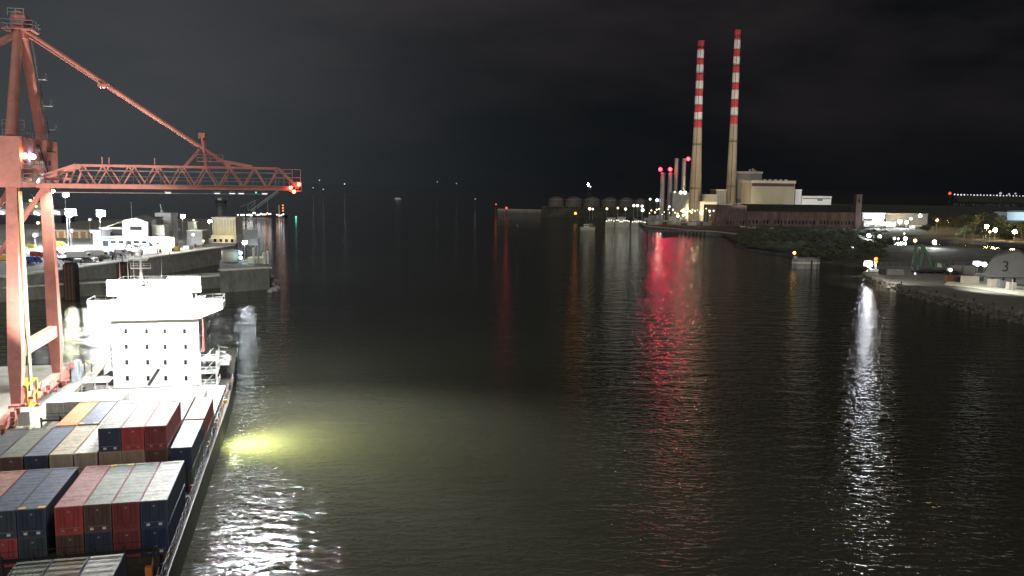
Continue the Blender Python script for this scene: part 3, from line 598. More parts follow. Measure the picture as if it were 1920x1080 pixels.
# long white building and hangar
D1 = 418
ph = thing('hangar', 'pale arched-end hangar with one dark slot window, floodlit on the left quay', 'hangar', (atd(260, 460, 424).x, 424, ZQ))
def lx(px, D, t): return atd(px, 430, D).x-t.location.x
def lz(px, py, D, t): return atd(px, py, D).z-t.location.z
xa, xb = lx(229.5, 424, ph), lx(277, 424, ph); ze = lz(260, 416.5, 424, ph); zt_ = lz(255, 409, 424, ph)
prof = [(xa, 0, 0)]+[(xa+(xb-xa)*i/10, 0, ze+(zt_-ze)*(1-abs(i/5-1)**1.5)) for i in range(11)]+[(xb, 0, 0)]
b = MB(); b.extr(prof, (0, 0, 0), (0, 1, 0)); b.build('front_wall', M_cream, ph)
b = MB(); b.extr([(x, 0, z-.15 if z > 1 else 0) for x, y, z in prof], (0, 1.05, 0), (-17, 52, 0)); b.build('shed_body', M_gal, ph)
win(ph, lx(244, 424, ph), lx(266, 424, ph), lz(255, 431.5, 424, ph), lz(255, 424.5, 424, ph), 0, name='slot_window')
b = MB()
for i in range(1, 12): x = xa+(xb-xa)*i/12; b.box(x-.04, x+.04, -.08, 0, 0, ze-.2)
b.build('cladding_seam', M_cream, ph)
wb = thing('terminal_building', 'long low white building with a tall left end in front of the hangar', 'building', (atd(240, 460, D1).x, D1, ZQ))
xs = [lx(p, D1, wb) for p in (172, 187, 325)]; zs = [lz(p, q, D1, wb) for p, q in ((172, 432), (187, 445), (325, 441))]
MB().box(xs[0]-.6, xs[1], 0, 12, zs[0]-1.2, zs[0]).build('end_roof', M_white, wb); MB().box(xs[0]+.4, xs[1]-.2, .2, 11, 0, zs[0]-1.2).build('end_wall', M_white, wb)
MB().box(xs[1]-.2, xs[2], .5, 5.6, 0, zs[1]).build('wall', M_white, wb); MB().box(xs[1], xs[2]+.3, -.8, 5.8, zs[1], zs[1]+.5).build('canopy', M_cream, wb)
for i in range(9):
    x = xs[1]+1+i*(xs[2]-xs[1]-2)/9; MB().box(x, x+2.7, .35, .55, 1.6 if i % 3 else .1, 2.9).build('window', M_glass, wb)
b = MB()
for i in range(10): x = xs[1]+.6+i*(xs[2]-xs[1]-2)/9; b.box(x, x+.25, -.6, -.35, 0, zs[1])
b.build('canopy_post', M_white, wb)
grl, _, _ = bldg('office_roof_block', 'low dark glazed block with a pale flat roof left of the hangar', 'building', 188, 231, 426, 436, ZQ, 12, M_dark, M_coping, over=.6, rh=1.0)
a, b_ = lx(189, 430, grl), lx(229, 430, grl); za, zc_ = atd(189, 427, 430).z-ZQ, atd(229, 411.5, 430).z-ZQ
MB().extr([(a, 0, za-.3), (b_, 0, zc_-.6), (b_, 0, zc_), (a, 0, za+.3)], (0, 0, 0), (-2, 14, 0)).build('sloping_roof', M_coping, grl)
tw = thing('concrete_tower', 'tall grey concrete tower with an overhanging top, right of the hangar', 'tower', (atd(310, 450, 440).x, 440, ZQ))
b = MB(); z0_ = lz(310, 399, 440, tw); b.box(lx(307, 440, tw), lx(322, 440, tw), 0, 8, 0, z0_-2); b.box(lx(294, 440, tw), lx(300, 440, tw), 1, 8, 0, z0_-6); b.build('shaft', M_conc, tw)
MB().box(lx(292, 440, tw), lx(322.5, 440, tw), -.5, 8.5, z0_-2, z0_).build('tower_head', M_conc, tw)
MB().box(lx(299, 440, tw), lx(309, 440, tw), 3, 7, 0, z0_-3).build('recess', M_concd, tw)
b = MB(); b.cone((lx(302, 440, tw), 2, z0_), (lx(299, 440, tw), 2, z0_+4.2), .18, .1, 6); b.ball((lx(301.5, 440, tw), 2, z0_+.7), .8, 8, 5); b.build('roof_mast', M_white, tw)
bk, w_, h_ = bldg('plant_block', 'plain pale block in front of the concrete tower', 'building', 285, 308, 422, 428, ZQ, 6, M_cream, M_coping, over=.15)
MB().box(-w_*.5, w_*.4, -.08, 0, 0, 3).build('door', M_gal, bk)
gb, w_, h_ = bldg('substation_block', 'grey box building near the quay edge, left of the yellow-lit silo', 'building', 350, 379, 431.5, 436, ZQ, 9, M_conc, M_coping, over=.15)
for x in (-.5, .2): MB().box(w_*x, w_*x+1.6, -.08, 0, 0, 2.8).build('door', M_gal, gb)
tk, w_, h_ = bldg('pump_house', 'small pale drum-shaped pump house behind the grey box building', 'building', 352, 363, 416, 470, ZQ, 5, M_cream, M_white, over=.2)
# silo / yellow-lit warehouse
sl = thing('grain_silo', 'yellow-lit ribbed silo block at the end of the left quay', 'silo', (atd(420, 455, 452).x, 452, ZQ))
a, b_ = lx(398, 452, sl), lx(442, 452, sl); z1, z2 = lz(420, 441, 452, sl), lz(420, 409, 452, sl)
MB().box(a, b_, 0, 12, z1, z2).build('upper_wall', M_cream, sl); MB().box(a-.4, b_+.6, -1.0, 13, 0, z1).build('plinth', M_white, sl); MB().box(a-.3, b_+.3, -.3, 12.3, z2, z2+.5).build('roof', M_coping, sl)
b = MB()
for i in range(8): x = a+(b_-a)*(i+.3)/8; b.cone((x, -.25, z1), (x, -.25, z2-.8), .3, .3, 6)
b.build('pipe', M_cream, sl)
for k in range(4): MB().box(a+1+k*3, a+2.4+k*3, -1.1, -1.0, .6, 2.2).build('window', M_glass, sl)
spot('silo_lamp', sl.location+Vector((2, -9, 3)), sl.location+Vector((0, 0, 7)), 2500, (1, .8, .3), 120, .8, .4, sl)
spot('silo_lamp', sl.location+Vector((-6, -8, 2)), sl.location+Vector((-3, 0, 5)), 1500, (1, .8, .35), 120, .8, .4, sl)
# yard wall, brick-ish with sodium light
yd, w_, h_ = bldg('storage_shed', 'long low shed with an orange-lit wall behind the parked vans', 'shed', 100, 168, 432, 476, ZQ, 10, mat('tan_brick', (.36, .25, .15), .85, 0, .3, .8), M_coping, over=.3)
for i in range(5): MB().box(-w_+2+i*w_*.4, -w_+3+i*w_*.4, -.5, .02, 0, h_-.6).build('buttress', M_coping, yd)
spot('yard_lamp', yd.location+Vector((-6, -10, 5)), yd.location+Vector((0, 0, 3)), 2500, (1, .66, .28), 130, .8, .3, yd)
# jetty head equipment
jt = thing('storage_tank', 'squat pale round tank on the jetty head', 'tank', (*atz(433, 493, ZQ)[:2], ZQ)); zt_ = atd(433, 467, jt.location.y).z-ZQ
b = MB(); r_ = 16.5*jt.location.y/F; b.lathe([(r_*.97, .6), (r_, .6), (r_, zt_-.8), (r_*.9, zt_-.5), (.02, zt_)], 28); b.build('shell', M_cream, jt); MB().lathe([(r_*.8, 0), (r_*.8, .6)], 20).build('footing', M_concd, jt)
b = MB(); b.rail([(r_*math.cos(t)*.97, r_*math.sin(t)*.97, zt_-.9) for t in [math.pi+.3*i for i in range(12)]], 1, .07, 1); b.build('rail', M_gal, jt)
bb = thing('notice_hoarding', 'big blank grey panel standing on posts behind the jetty head lamp', 'hoarding', (*atz(470, 486, ZQ)[:2], ZQ)); D = bb.location.y
zz0, zz1 = atd(468, 460, D).z-ZQ, atd(468, 430, D).z-ZQ; a, b_ = lx(456, D, bb), lx(483, D, bb)
MB().add([(a, 0, zz0), (b_, 0, zz0), (b_, 0, zz1-.4), (a, 0, zz1), (a, .3, zz0), (b_, .3, zz0), (b_, .3, zz1-.4), (a, .3, zz1)], [(0,1,2,3), (7,6,5,4), (0,4,5,1), (1,5,6,2), (2,6,7,3), (3,7,4,0)]).build('panel', M_gal, bb)
b = MB()
for k in (.08, .35, .65, .92): b.bar((a+(b_-a)*k, .5, 0), (a+(b_-a)*k, .5, zz1-.6), .25)
b.build('post', M_dark, bb)
hut, w_, h_ = bldg('jetty_hut', 'low pale hut beside the lamp at the outer end of the jetty head', 'hut', 465, 496, 483, atz(480, 494, ZQ).y, ZQ, 5, mat('pale_yellow_wall', (.62, .58, .34), .7), M_coping, over=.2, rh=.3)
MB().box(-1, 0, -.06, 0, 0, h_-.5).build('door', M_gal, hut)
for i, (px, yt) in enumerate(((484.5, 446), (476, 466), (496, 474), (502.5, 472))):
    D = atz(px, 495, ZQ).y; P = atz(px, 495, ZQ); t = thing('mooring_post', '%s post at the outer end of the jetty head' % ('tall thin', 'short squat', 'broad yellowish', 'outermost white')[i], 'post', P)
    hh = atd(px, yt, D).z-ZQ; MB().cone((0, 0, 0), (0, 0, hh), (.35, .4, .8, .45)[i], (.3, .4, .7, .4)[i], 8).build('column', (M_gal, M_cream, M_cream, M_white)[i], t); MB().cone((0, 0, hh), (0, 0, hh+.3), .5, .3, 8).build('cap', M_white, t)
mq = thing('signal_lamp', 'pair of pale blue signal lamps beside the round tank on the jetty head', 'signal', (*atz(452, 495, ZQ)[:2], ZQ)); D = mq.location.y
MB().cone((0, 0, 0), (0, 0, atd(452, 470, D).z-ZQ), .12, .1, 6).build('pole', M_gal, mq)
for yy in (474, 483): MB().ball((0, -.2, atd(452, yy, D).z-ZQ), .62, 9, 6).build('lamp', glow('pale_blue_glow', (.5, .85, 1), 14), mq)
# ---------------------------------------------------------------- vehicles on the left quay
def vehicle(px, py, kind, colr, label, rz=0., z=ZQ, D=None):
    P = atz(px, py, z); t = thing(('parked_car', 'parked_van', 'parked_truck')[kind], label, ('car', 'van', 'truck')[kind], P, rz, 'vehicles parked in the row on the left quay')
    body = mat('car_paint_'+colr, {'white': (.7, .7, .68), 'grey': (.25, .26, .27), 'blue': (.06, .12, .42), 'red': (.35, .05, .04), 'yellow': (.7, .5, .08), 'black': (.03, .03, .035)}[colr], .35, 0, .05, 1)
    L_, Wd, H_ = ((4.4, 1.8, 1.45), (6.0, 2.1, 2.5), (9.5, 2.5, 3.5))[kind]; h = L_/2; w_ = Wd/2
    if kind == 0:
        pr = [(-h, .35), (h, .35), (h, .75), (h*.85, .85), (h*.42, .93), (h*.15, 1.42), (-h*.5, 1.42), (-h*.82, .98), (-h, .9)]
        gl = [(h*.38, .95), (h*.13, 1.36), (-h*.48, 1.36), (-h*.76, .98)]
    elif kind == 1:
        pr = [(-h, .4), (h, .4), (h, 1.1), (h*.78, 1.3), (h*.55, 2.1), (h*.42, 2.4), (-h, 2.4)]; gl = [(h*.76, 1.32), (h*.55, 2.05), (h*.28, 2.05), (h*.28, 1.32)]
    else:
        pr = [(-h, .9), (h*.5, .9), (h*.5, 3.4), (-h, 3.4)]; gl = [(h*.98, 1.5), (h*.93, 2.4), (h*.7, 2.4), (h*.7, 1.5)]
        MB().extr([(x, 0, y) for x, y in ((h*.55, .5), (h, .5), (h, 1.5), (h*.93, 2.6), (h*.55, 2.6))], (0, -w_, 0), (0, w_, 0)).build('cab', M_white, t)
        MB().box(-h, h*.9, -.5, .5, .5, .88).build('chassis', M_dark, t)
    MB().extr([(x, 0, y) for x, y in pr], (0, -w_, 0), (0, w_, 0)).build('body', body, t)
    MB().extr([(x, 0, y) for x, y in gl], (0, -w_-.02, 0), (0, w_+.02, 0)).build('window', M_glass, t)
    for sx in (-.62, .64):
        for sy in (-1, 1): MB().cone((sx*h, sy*(w_-.22), .34), (sx*h, sy*(w_+.02), .34), .34, .34, 10).build('wheel', M_rubber, t)
for a in ((108, 487, 0, 'grey', 'grey car nearest the crane leg in the parked row'), (104, 479, 1, 'white', 'white van behind the grey car next to the crane leg'), (127, 489, 0, 'black', 'black car between the grey car and the first box truck'),
          (131, 477, 0, 'white', 'white car in the back row behind the black one'), (150, 486, 2, 'white', 'white box truck, left of the two in the parked row'), (165, 489, 0, 'black', 'black car right beside the left box truck'),
          (182, 483, 2, 'white', 'white box truck, right of the two in the parked row'), (195, 485, 0, 'grey', 'grey car at the tail of the right box truck'), (187, 474, 0, 'white', 'white car behind the right box truck'),
          (206, 481, 1, 'grey', 'grey van right of the box trucks'), (222, 480, 0, 'black', 'black car between the grey van and the end of the row'), (229, 478, 1, 'white', 'white van at the right end of the parked row'), (244, 476, 0, 'grey', 'grey car last on the right in the parked row'),
          (242, 465, 0, 'white', 'white car parked close to the white building'), (255, 464.5, 0, 'black', 'black car parked close to the white building'), (268, 464, 0, 'grey', 'grey car parked close to the white building'),
          (44, 494, 0, 'blue', 'blue car nearest the yellow-lit crane leg'), (54, 489, 0, 'blue', 'blue car in the middle of the three between the crane legs'), (64, 493, 1, 'blue', 'blue van between the crane legs'), (72, 482, 1, 'red', 'red van between the crane legs'),
          (112, 462, 1, 'yellow', 'yellow van under the orange-lit shed wall'), (40, 478, 0, 'white', 'white car beyond the blue ones between the crane legs')):
    vehicle(*a, rz=random.uniform(-.3, .3))
# ---------------------------------------------------------------- lamps on the left
for a in ((130, 400, 402, ZQ, 'mast lamp with the strongest glare, left of the pair over the parked vans', GL_mast, 1.7), (187, 401, 402, ZQ, 'mast lamp with strong glare, right of the pair over the parked vans', GL_mast, 1.4),
          (97, 359, 520, ZQ, 'high mast lamp just right of the crane leg under the boom', GL_white, 1.0), (122, 366, 540, ZQ, 'high mast lamp between the crane leg and the two strongest ones', GL_white, 1.3),
          (342, 406, 455, ZQ, 'lamp post right of the concrete tower', GL_cool, .9), (393, 415, 470, ZQ, 'lamp post touching the left side of the yellow-lit silo', GL_cool, .75),
          (362, 440, 430, ZQ, 'low lamp in front of the grey box building', GL_small, .7), (168, 412, 440, ZQ, 'small round lamp left of the tall white wall end', GL_small, .6),
          (65, 441, 420, ZQ, 'wide white lamp between the crane legs', GL_small, 1.0), (71, 418, 520, ZQ, 'small amber lamp between the crane legs below the ferry', GL_yel, .8),
          (458, 455, atz(458, 490, ZQ).y, ZQ, 'lamp post on the jetty head in front of the blank panel', GL_cool, .75), (363, 413, 520, ZQ, 'small yellow lamp above the pump house', GL_yel, .5),
          (381, 452, 430, ZQ, 'small yellow lamp low on the quay left of the silo', GL_yel, .5), (134, 433, 460, ZQ, 'small white lamp over the orange-lit shed', GL_small, .8)):
    lamp_post(a[0], a[1], a[2], a[3], a[4], a[5], a[6], group='lamps on the left quay')
for i, px in enumerate((287, 300, 309)):
    P = atd(px, 452+i, 415); t = thing('wall_floodlight', '%s floodlight glaring on the front of the white building' % ('left', 'middle', 'right')[i], 'floodlight', (P.x, P.y, ZQ)); spot('flood', P+Vector((0, 1, 3)), P+Vector((0, -30, -22)), 30000, (1, .98, .88), 150, .8, .5, t)
    MB().cone((0, 0, 0), (0, 0, P.z-ZQ), .12, .1, 6).build('pole', M_gal, t); MB().ball((0, 0, P.z-ZQ), .95, 10, 6).build('bulb', GL_white, t)
sm = thing('signal_mast', 'dark signal mast standing before the glaring white building', 'mast', (*atz(296, 478, ZQ)[:2], ZQ)); hh = atd(296, 441, sm.location.y).z-ZQ
MB().cone((0, 0, 0), (0, 0, hh), .3, .2, 8).build('pole', M_dark, sm); MB().lathe([(.2, hh*.52), (1.5, hh*.6), (.2, hh*.64)], 12).bar((-1.2, 0, hh*.82), (1.2, 0, hh*.82), .2).build('crow_nest', M_dark, sm)
for i, (px, yb, yt) in enumerate(((217, 488, 464), (230, 494, 470), (235, 487, 462), (128, 466, 412), (247, 410, 380), (90, 465, 428), (318, 484, 473))):
    P = atz(px, yb, ZQ) if yb > 420 else Vector((atd(px, yb, 470).x, 470, ZQ)); t = thing('flood_column', 'thin bare column on the left quay, %s' % ('left of three by the parked row', 'in the middle of three by the parked row', 'right of three by the parked row', 'carrying nothing before the orange-lit shed', 'rising behind the hangar roof', 'beside the crane leg by the shed', 'at the quay edge below the signal mast')[i], 'column', P)
    hh = atd(px, yt, P.y).z-ZQ; MB().cone((0, 0, 0), (0, 0, hh), .28, .18, 7).build('pole', M_gal, t); MB().box(-.4, .4, -.2, .2, hh, hh+.35).build('head', M_gal, t)
# small harbour clutter on the quay
random.seed(21)
for i, (px, py) in enumerate(((383, 447), (372, 452), (388, 456), (340, 462), (330, 470), (352, 468), (45, 470), (60, 466), (36, 462), (20, 480), (8, 488), (14, 474), (335, 432), (329, 425))):
    P = atz(px, py, ZQ); t = thing('stacked_pallets' if i % 2 else 'cargo_crate', '%s %s on the left quay, %s' % (('grey', 'yellow', 'white')[i % 3], ('crate', 'pallet stack')[i % 2], ('left of the silo', 'left of the silo near the lamp', 'by the silo foot', 'near the edge below the tower', 'at the edge below the tower', 'at the edge below the grey box', 'between the crane legs near the lamp', 'between the crane legs far back', 'behind the yellow-lit leg', 'at the left frame edge, second', 'at the left frame edge, lowest', 'at the left frame edge, third', 'right of the tower', 'right of the tower, further back')[i]), ('crate', 'pallets')[i % 2], P, random.uniform(-.3, .3))
    s_ = random.uniform(.9, 1.6); m_ = (M_gal, M_yellow, M_white)[i % 3]
    MB().box(-s_*1.4, s_*1.4, -s_, s_, .15, s_*1.6).build('load', m_, t); MB().box(-s_*1.4, s_*1.4, -s_, -s_+.2, 0, .15).box(-s_*1.4, s_*1.4, s_-.2, s_, 0, .15).build('skid', M_dark, t)
# ferry beyond the quay
fy = thing('ferry', 'large white passenger ferry with deck lights berthed beyond the left quay', 'ferry', (atd(40, 415, 720).x, 720, 0))
def fb(x0, x1, y0, y1, d0=0, d1=22): return MB().box(lx(x0, 720, fy), lx(x1, 720, fy), d0, d1, atd(60, y1, 720).z, atd(60, y0, 720).z)
fb(-60, 116, 403, 424).build('hull', mat('ferry_hull', (.05, .06, .09), .5), fy)
MB().extr([(lx(-60, 720, fy), 0, atd(60, 403, 720).z), (lx(116, 720, fy), 0, atd(60, 403, 720).z), (lx(108, 720, fy), 0, atd(60, 393, 720).z), (lx(-60, 720, fy), 0, atd(60, 393, 720).z)], (0, .5, 0), (0, 21, 0)).build('superstructure', M_white, fy)
fb(-60, 92, 386, 393, 3, 18).build('upper_deck', M_gal, fy); fb(42, 80, 380, 386, 5, 16).build('wheelhouse', M_gal, fy)
b = MB(); b.extr([(lx(44, 720, fy), 4, atd(60, 401, 720).z), (lx(66, 720, fy), 4, atd(60, 401, 720).z), (lx(60, 720, fy), 4, atd(60, 387.5, 720).z), (lx(51, 720, fy), 4, atd(60, 387.5, 720).z)], (0, -4.3, 0), (0, 8, 0)); b.build('funnel', M_cream, fy)
for k in range(7): MB().box(lx(30+k*9, 720, fy), lx(34+k*9, 720, fy), .4, .52, atd(60, 400.5, 720).z, atd(60, 399.3, 720).z).build('window', M_glass, fy)
b = MB(); b.bar((lx(58, 720, fy), 8, atd(60, 380, 720).z), (lx(70, 720, fy), 8, atd(60, 362, 720).z), .5).bar((lx(64, 720, fy), 8, atd(60, 380, 720).z), (lx(52, 720, fy), 8, atd(60, 364, 720).z), .4); b.build('mast', M_gal, fy)
for px, py, g_, r_ in ((3, 399, GL_small, 1.8), (8, 400, GL_small, 1.4), (33, 398, GL_small, 1.7), (38, 400, GL_small, 2.0), (44, 401, GL_small, 1.5), (69, 400, GL_small, 1.8), (75, 402, GL_small, 1.5), (97, 397, GL_small, 2.0), (104, 398, GL_small, 1.8), (112, 399, GL_small, 1.8), (61, 376, GL_yel, 1.4), (66, 379, GL_yel, 1.2), (69, 372, GL_small, 1.3), (64, 387, GL_yel, 1.4), (71, 387, GL_yel, 1.2)):
    MB().ball((lx(px, 720, fy), -.8, atd(px, py, 719).z), r_*.75, 8, 5).build('deck_light', g_, fy)
# working barge with a jib
bg_ = thing('crane_barge', 'brightly lit work barge with a long inclined jib beyond the silo', 'barge', (atd(490, 408, 1000).x, 1000, 0))
D = 1000; lo = lambda px, py: (lx(px, D, bg_), 0, atd(px, py, D).z)
MB().extr([lo(445, 404), lo(534, 404), lo(533, 409), lo(446, 409)], (0, 0, 0), (0, 14, 0)).build('hull', M_dark, bg_)
MB().bar(lo(471, 395), lo(523, 357), 1.5).bar(lo(474, 397), lo(524, 360), .8).build('jib', M_gal, bg_)
b = MB(); b.bar(lo(466, 396), lo(483, 374), .5).bar(lo(483, 374), lo(452, 388), .4).bar(lo(466, 396), lo(466, 384), .6).bar(lo(466, 384), lo(483, 374), .4).bar(lo(476, 398), lo(480, 378), .5); b.build('a_frame', M_gal, bg_); MB().bar(lo(503, 398), lo(503, 374), .5).build('mast', M_gal, bg_)
MB().box(lo(464, 0)[0], lo(480, 0)[0], 2, 10, 4, lo(0, 396)[2]).build('cabin', M_cream, bg_)
MB().bar(lo(524, 406), lo(524, 384), 1.2).build('spud_pole', M_cream, bg_)
random.seed(2)
for k in range(26):
    px = 447+k*2.9 if k < 22 else (520, 524, 528, 532)[k-22]
    if 449 < px < 452 or 459 < px < 462: continue
    dy = 0 if px < 468 else random.uniform(-4, 1)
    p = lo(px, 403+dy); MB().ball((p[0], -.5, p[2]), .95, 7, 4).build('deck_light', GL_small if k not in (18, 19, 22) else glow('warm_small_glow', (1, .5, .3), 3), bg_)
for py in (385, 390, 395): p = lo(531.5, py); MB().ball((p[0], -.5, p[2]), 1.0, 7, 4).build('warning_light', glow('barge_red_glow', (1, .22, .05), 2.5), bg_)
marker(555, 407, 1000, 'green light on a buoy right of the work barge', GL_green, 1.1, 'buoy', 'buoy', base=0)
marker(480, 361, 900, 'green light on a tall post seen just below the crane boom', GL_green, .9, base=0)
fs_ = thing('anchored_ship', 'small ship with a string of lights anchored beyond the silo', 'ship', (atd(413, 388, 1700).x, 1700, 0)); D = 1700
MB().extr([(lx(404, D, fs_), 0, 5), (lx(424, D, fs_), 0, 4), (lx(422, D, fs_), 0, 0), (lx(406, D, fs_), 0, 0)], (0, 0, 0), (0, 10, 0)).build('hull', M_dark, fs_)
MB().box(lx(409, D, fs_), lx(416, D, fs_), 2, 8, 4.5, 9).build('superstructure', M_white, fs_)
for px, py, c in ((405, 383.5, GL_reds), (408.5, 385, GL_small), (412, 385.5, GL_small), (417, 384, GL_small), (420, 383, GL_small)): MB().ball((lx(px, D, fs_), -1, atd(px, py, D).z), 1.2, 7, 4).build('deck_light', c if c is not GL_reds else glow('soft_red_glow', (1, .1, .2), 8), fs_)
for i, (px, py, D, r_, g_) in enumerate(((587, 352, 3000, 1.6, GL_bay), (599, 338, 3500, 2.0, GL_bay), (606, 355, 2600, 1.5, GL_bay), (646, 345, 3500, 1.6, GL_faint), (820, 341, 4500, 1.8, GL_bay), (856, 344, 4500, 1.8, GL_bay), (891, 373, 1900, .9, GL_bay))):
    marker(px, py, D, 'distant white light in the bay, %s' % ('left of three by the crane tip', 'top of three by the crane tip', 'lowest of three by the crane tip', 'faint, right of the group of three', 'faint, high in mid bay', 'faint, high, right of mid bay', 'faint, low near the breakwater tip')[i], g_, r_, 'distant_light', 'light', 'lights far out in the bay', base=0 if py > 346 else atd(px, py, D).z-8)
fsb = thing('fishing_boat', 'dim low boat lying far out in the middle of the bay', 'boat', (atd(746, 360, 2400).x, 2400, 0))
MB().extr([(-9, 0, 2.4), (9, 0, 1.8), (8, 0, 0), (-8, 0, 0)], (0, 0, 0), (0, 5, 0)).build('hull', M_white, fsb); MB().box(-3, 3, 1, 4, 1.9, 4.5).build('cabin', M_gal, fsb)


P = atd(129, 503, 283); spot('basin_fill_light', P, atz(131, 610, 0), 9000, (1, 1, .72), 120, .9, .5)  # light without a bulb, added above the dolphin to brighten basin water

random.seed(44)
for i in range(16):
    px = 96+i*19+random.uniform(-5, 5); ye = 509-(px-75)*.142
    P = atz(px, ye-random.uniform(2.5, 5), ZQ); k = i % 3
    t = thing(('bollard', 'railing_post', 'cargo_drum')[k], ('stubby mooring bollard near the coping of the left upper quay', 'short railing near the coping of the left upper quay', 'rusty drum near the coping of the left upper quay')[k], ('bollard', 'railing', 'drum')[k], P, random.uniform(-.3, .3), ('bollards on the left upper quay', 'railings on the left upper quay', 'drums on the left upper quay')[k])
    if k == 0: MB().cone((0, 0, 0), (0, 0, .9), .45, .35, 9).build('post', M_dark, t); MB().lathe([(.35, .85), (.6, 1.0), (.5, 1.25), (.02, 1.3)], 10).build('cap', M_dark, t)
    elif k == 1: MB().rail([(-3, 0, 0), (3, 0, 0)], 1.2, .1, 1.5).build('rail', M_gal, t); MB().box(-3.1, 3.1, -.15, .15, 0, .12).build('base', M_dark, t)
    else: MB().lathe([(.02, 0), (.6, 0), (.6, 1.7), (.02, 1.7)], 12).build('drum_body', M_rust, t); MB().lathe([(.6, .5), (.66, .55), (.66, .62), (.6, .66)], 12).build('hoop', M_dark, t)
# ------------------------------------------------------------------ right: power station headland
M_land = mat('headland_ground', (.055, .06, .045), .95, 0, .5, .12, .3, (.10, .095, .075))
M_mud = mat('mudflat_ground', (.10, .10, .085), .9, 0, .5, .1, .3, (.04, .05, .04))
land('headland', [(1130, 393), (1190, 404), (1212, 423), (1290, 431), (1345, 434), (1385, 455), (1440, 466), (1500, 474), (1560, 485), (1640, 492), (1650, 460), (1640, 452), (1700, 440), (1800, 441), (1990, 452), (2300, 470), (2300, 396), (1900, 388), (1500, 381), (1250, 374), (1030, 377), (1030, 388)], 2.2, M_land)
land('mudflat', [(1380, 458), (1375, 462), (1440, 473), (1500, 484), (1560, 492), (1625, 503), (1660, 507), (1800, 500), (1900, 505), (1900, 470), (1780, 461), (1650, 459), (1500, 440), (1390, 438)], .8, M_mud)
land('opposite_shore', [(1795, 377), (2100, 384), (2100, 371), (1900, 367.5), (1790, 366)], 3., M_land)
# ground relief: low scrub banks on the headland as one sheet with noise displacement
def scrub_sheet(name, poly_px, z, amp, nx, ny, m, seed):
    random.seed(seed); (ax, ay), (bx, by), (cx, cy), (dx, dy) = poly_px; vs_, fs_2 = [], []
    from mathutils import noise
    for j in range(ny+1):
        for i in range(nx+1):
            u, v = i/nx, j/ny; l_ = (ax+(dx-ax)*v, ay+(dy-ay)*v); r_ = (bx+(cx-bx)*v, by+(cy-by)*v)
            px, py = l_[0]+(r_[0]-l_[0])*u, l_[1]+(r_[1]-l_[1])*u
            p = atz(px, py, z); k = min(1, 5*u, 5*(1-u), 4*v, 4*(1-v))
            h = amp*k*max(0, .25+noise.fractal(Vector((p.x*.03, p.y*.018, seed)), .6, 2., 5)*1.4); vs_.append((p.x, p.y, z+h-.15))
    for j in range(ny):
        for i in range(nx): q = j*(nx+1)+i; fs_2.append((q, q+1, q+nx+2, q+nx+1))
    return MB().add(vs_, fs_2).build(name, m)
M_scrub = mat('scrub_leaves', (.095, .11, .06), .95, 0, .6, .35, .5)
tag(scrub_sheet('rocky_bank', [(1385, 428), (1640, 428), (1650, 494), (1400, 462)], 2.0, 3.8, 150, 40, mat('rocky_bank_ground', (.10, .115, .085), .95, 0, .6, .06, .8, (.035, .045, .03)), 3), kind='structure')
# tufts / boulders along the banks
def clump_mesh(r, seed, n=150):
    random.seed(seed); b = MB()
    for _ in range(n):
        t = random.uniform(0, 6.283); z = random.uniform(-.2, 1); rr = math.sqrt(max(0, 1-z*z))*random.uniform(.6, 1.05)
        c = Vector((math.cos(t)*rr*r, math.sin(t)*rr*r, (z+.2)*r*.75)); s_ = r*random.uniform(.12, .3)
        a = Vector((random.uniform(-1, 1), random.uniform(-1, 1), random.uniform(-1, 1))).normalized(); d = a.orthogonal().normalized(); e = a.cross(d)
        b.add([c+d*s_, c+e*s_*.7, c-d*s_, c-e*s_*.7], [(0, 1, 2, 3)])
    return b
bush_m = [clump_mesh(1, s).mesh('leaves', M_scrub) for s in range(4)]
sc_v = MB(); random.seed(31)
for k in range(420):
    px = random.uniform(1385, 1660); py = random.uniform(427, 486 if px > 1500 else 462)
    p = atz(px, py, 2.4); r_ = random.uniform(.7, 2.6); me = bush_m[k % 4]
    sc_v.add([(v.co.x*r_*1.6+p.x, v.co.y*r_*1.6+p.y, v.co.z*r_+p.z+1.0) for v in me.vertices], [tuple(f.vertices) for f in me.polygons][::3])
tag(sc_v.build('ground_scrub', M_scrub), kind='stuff')
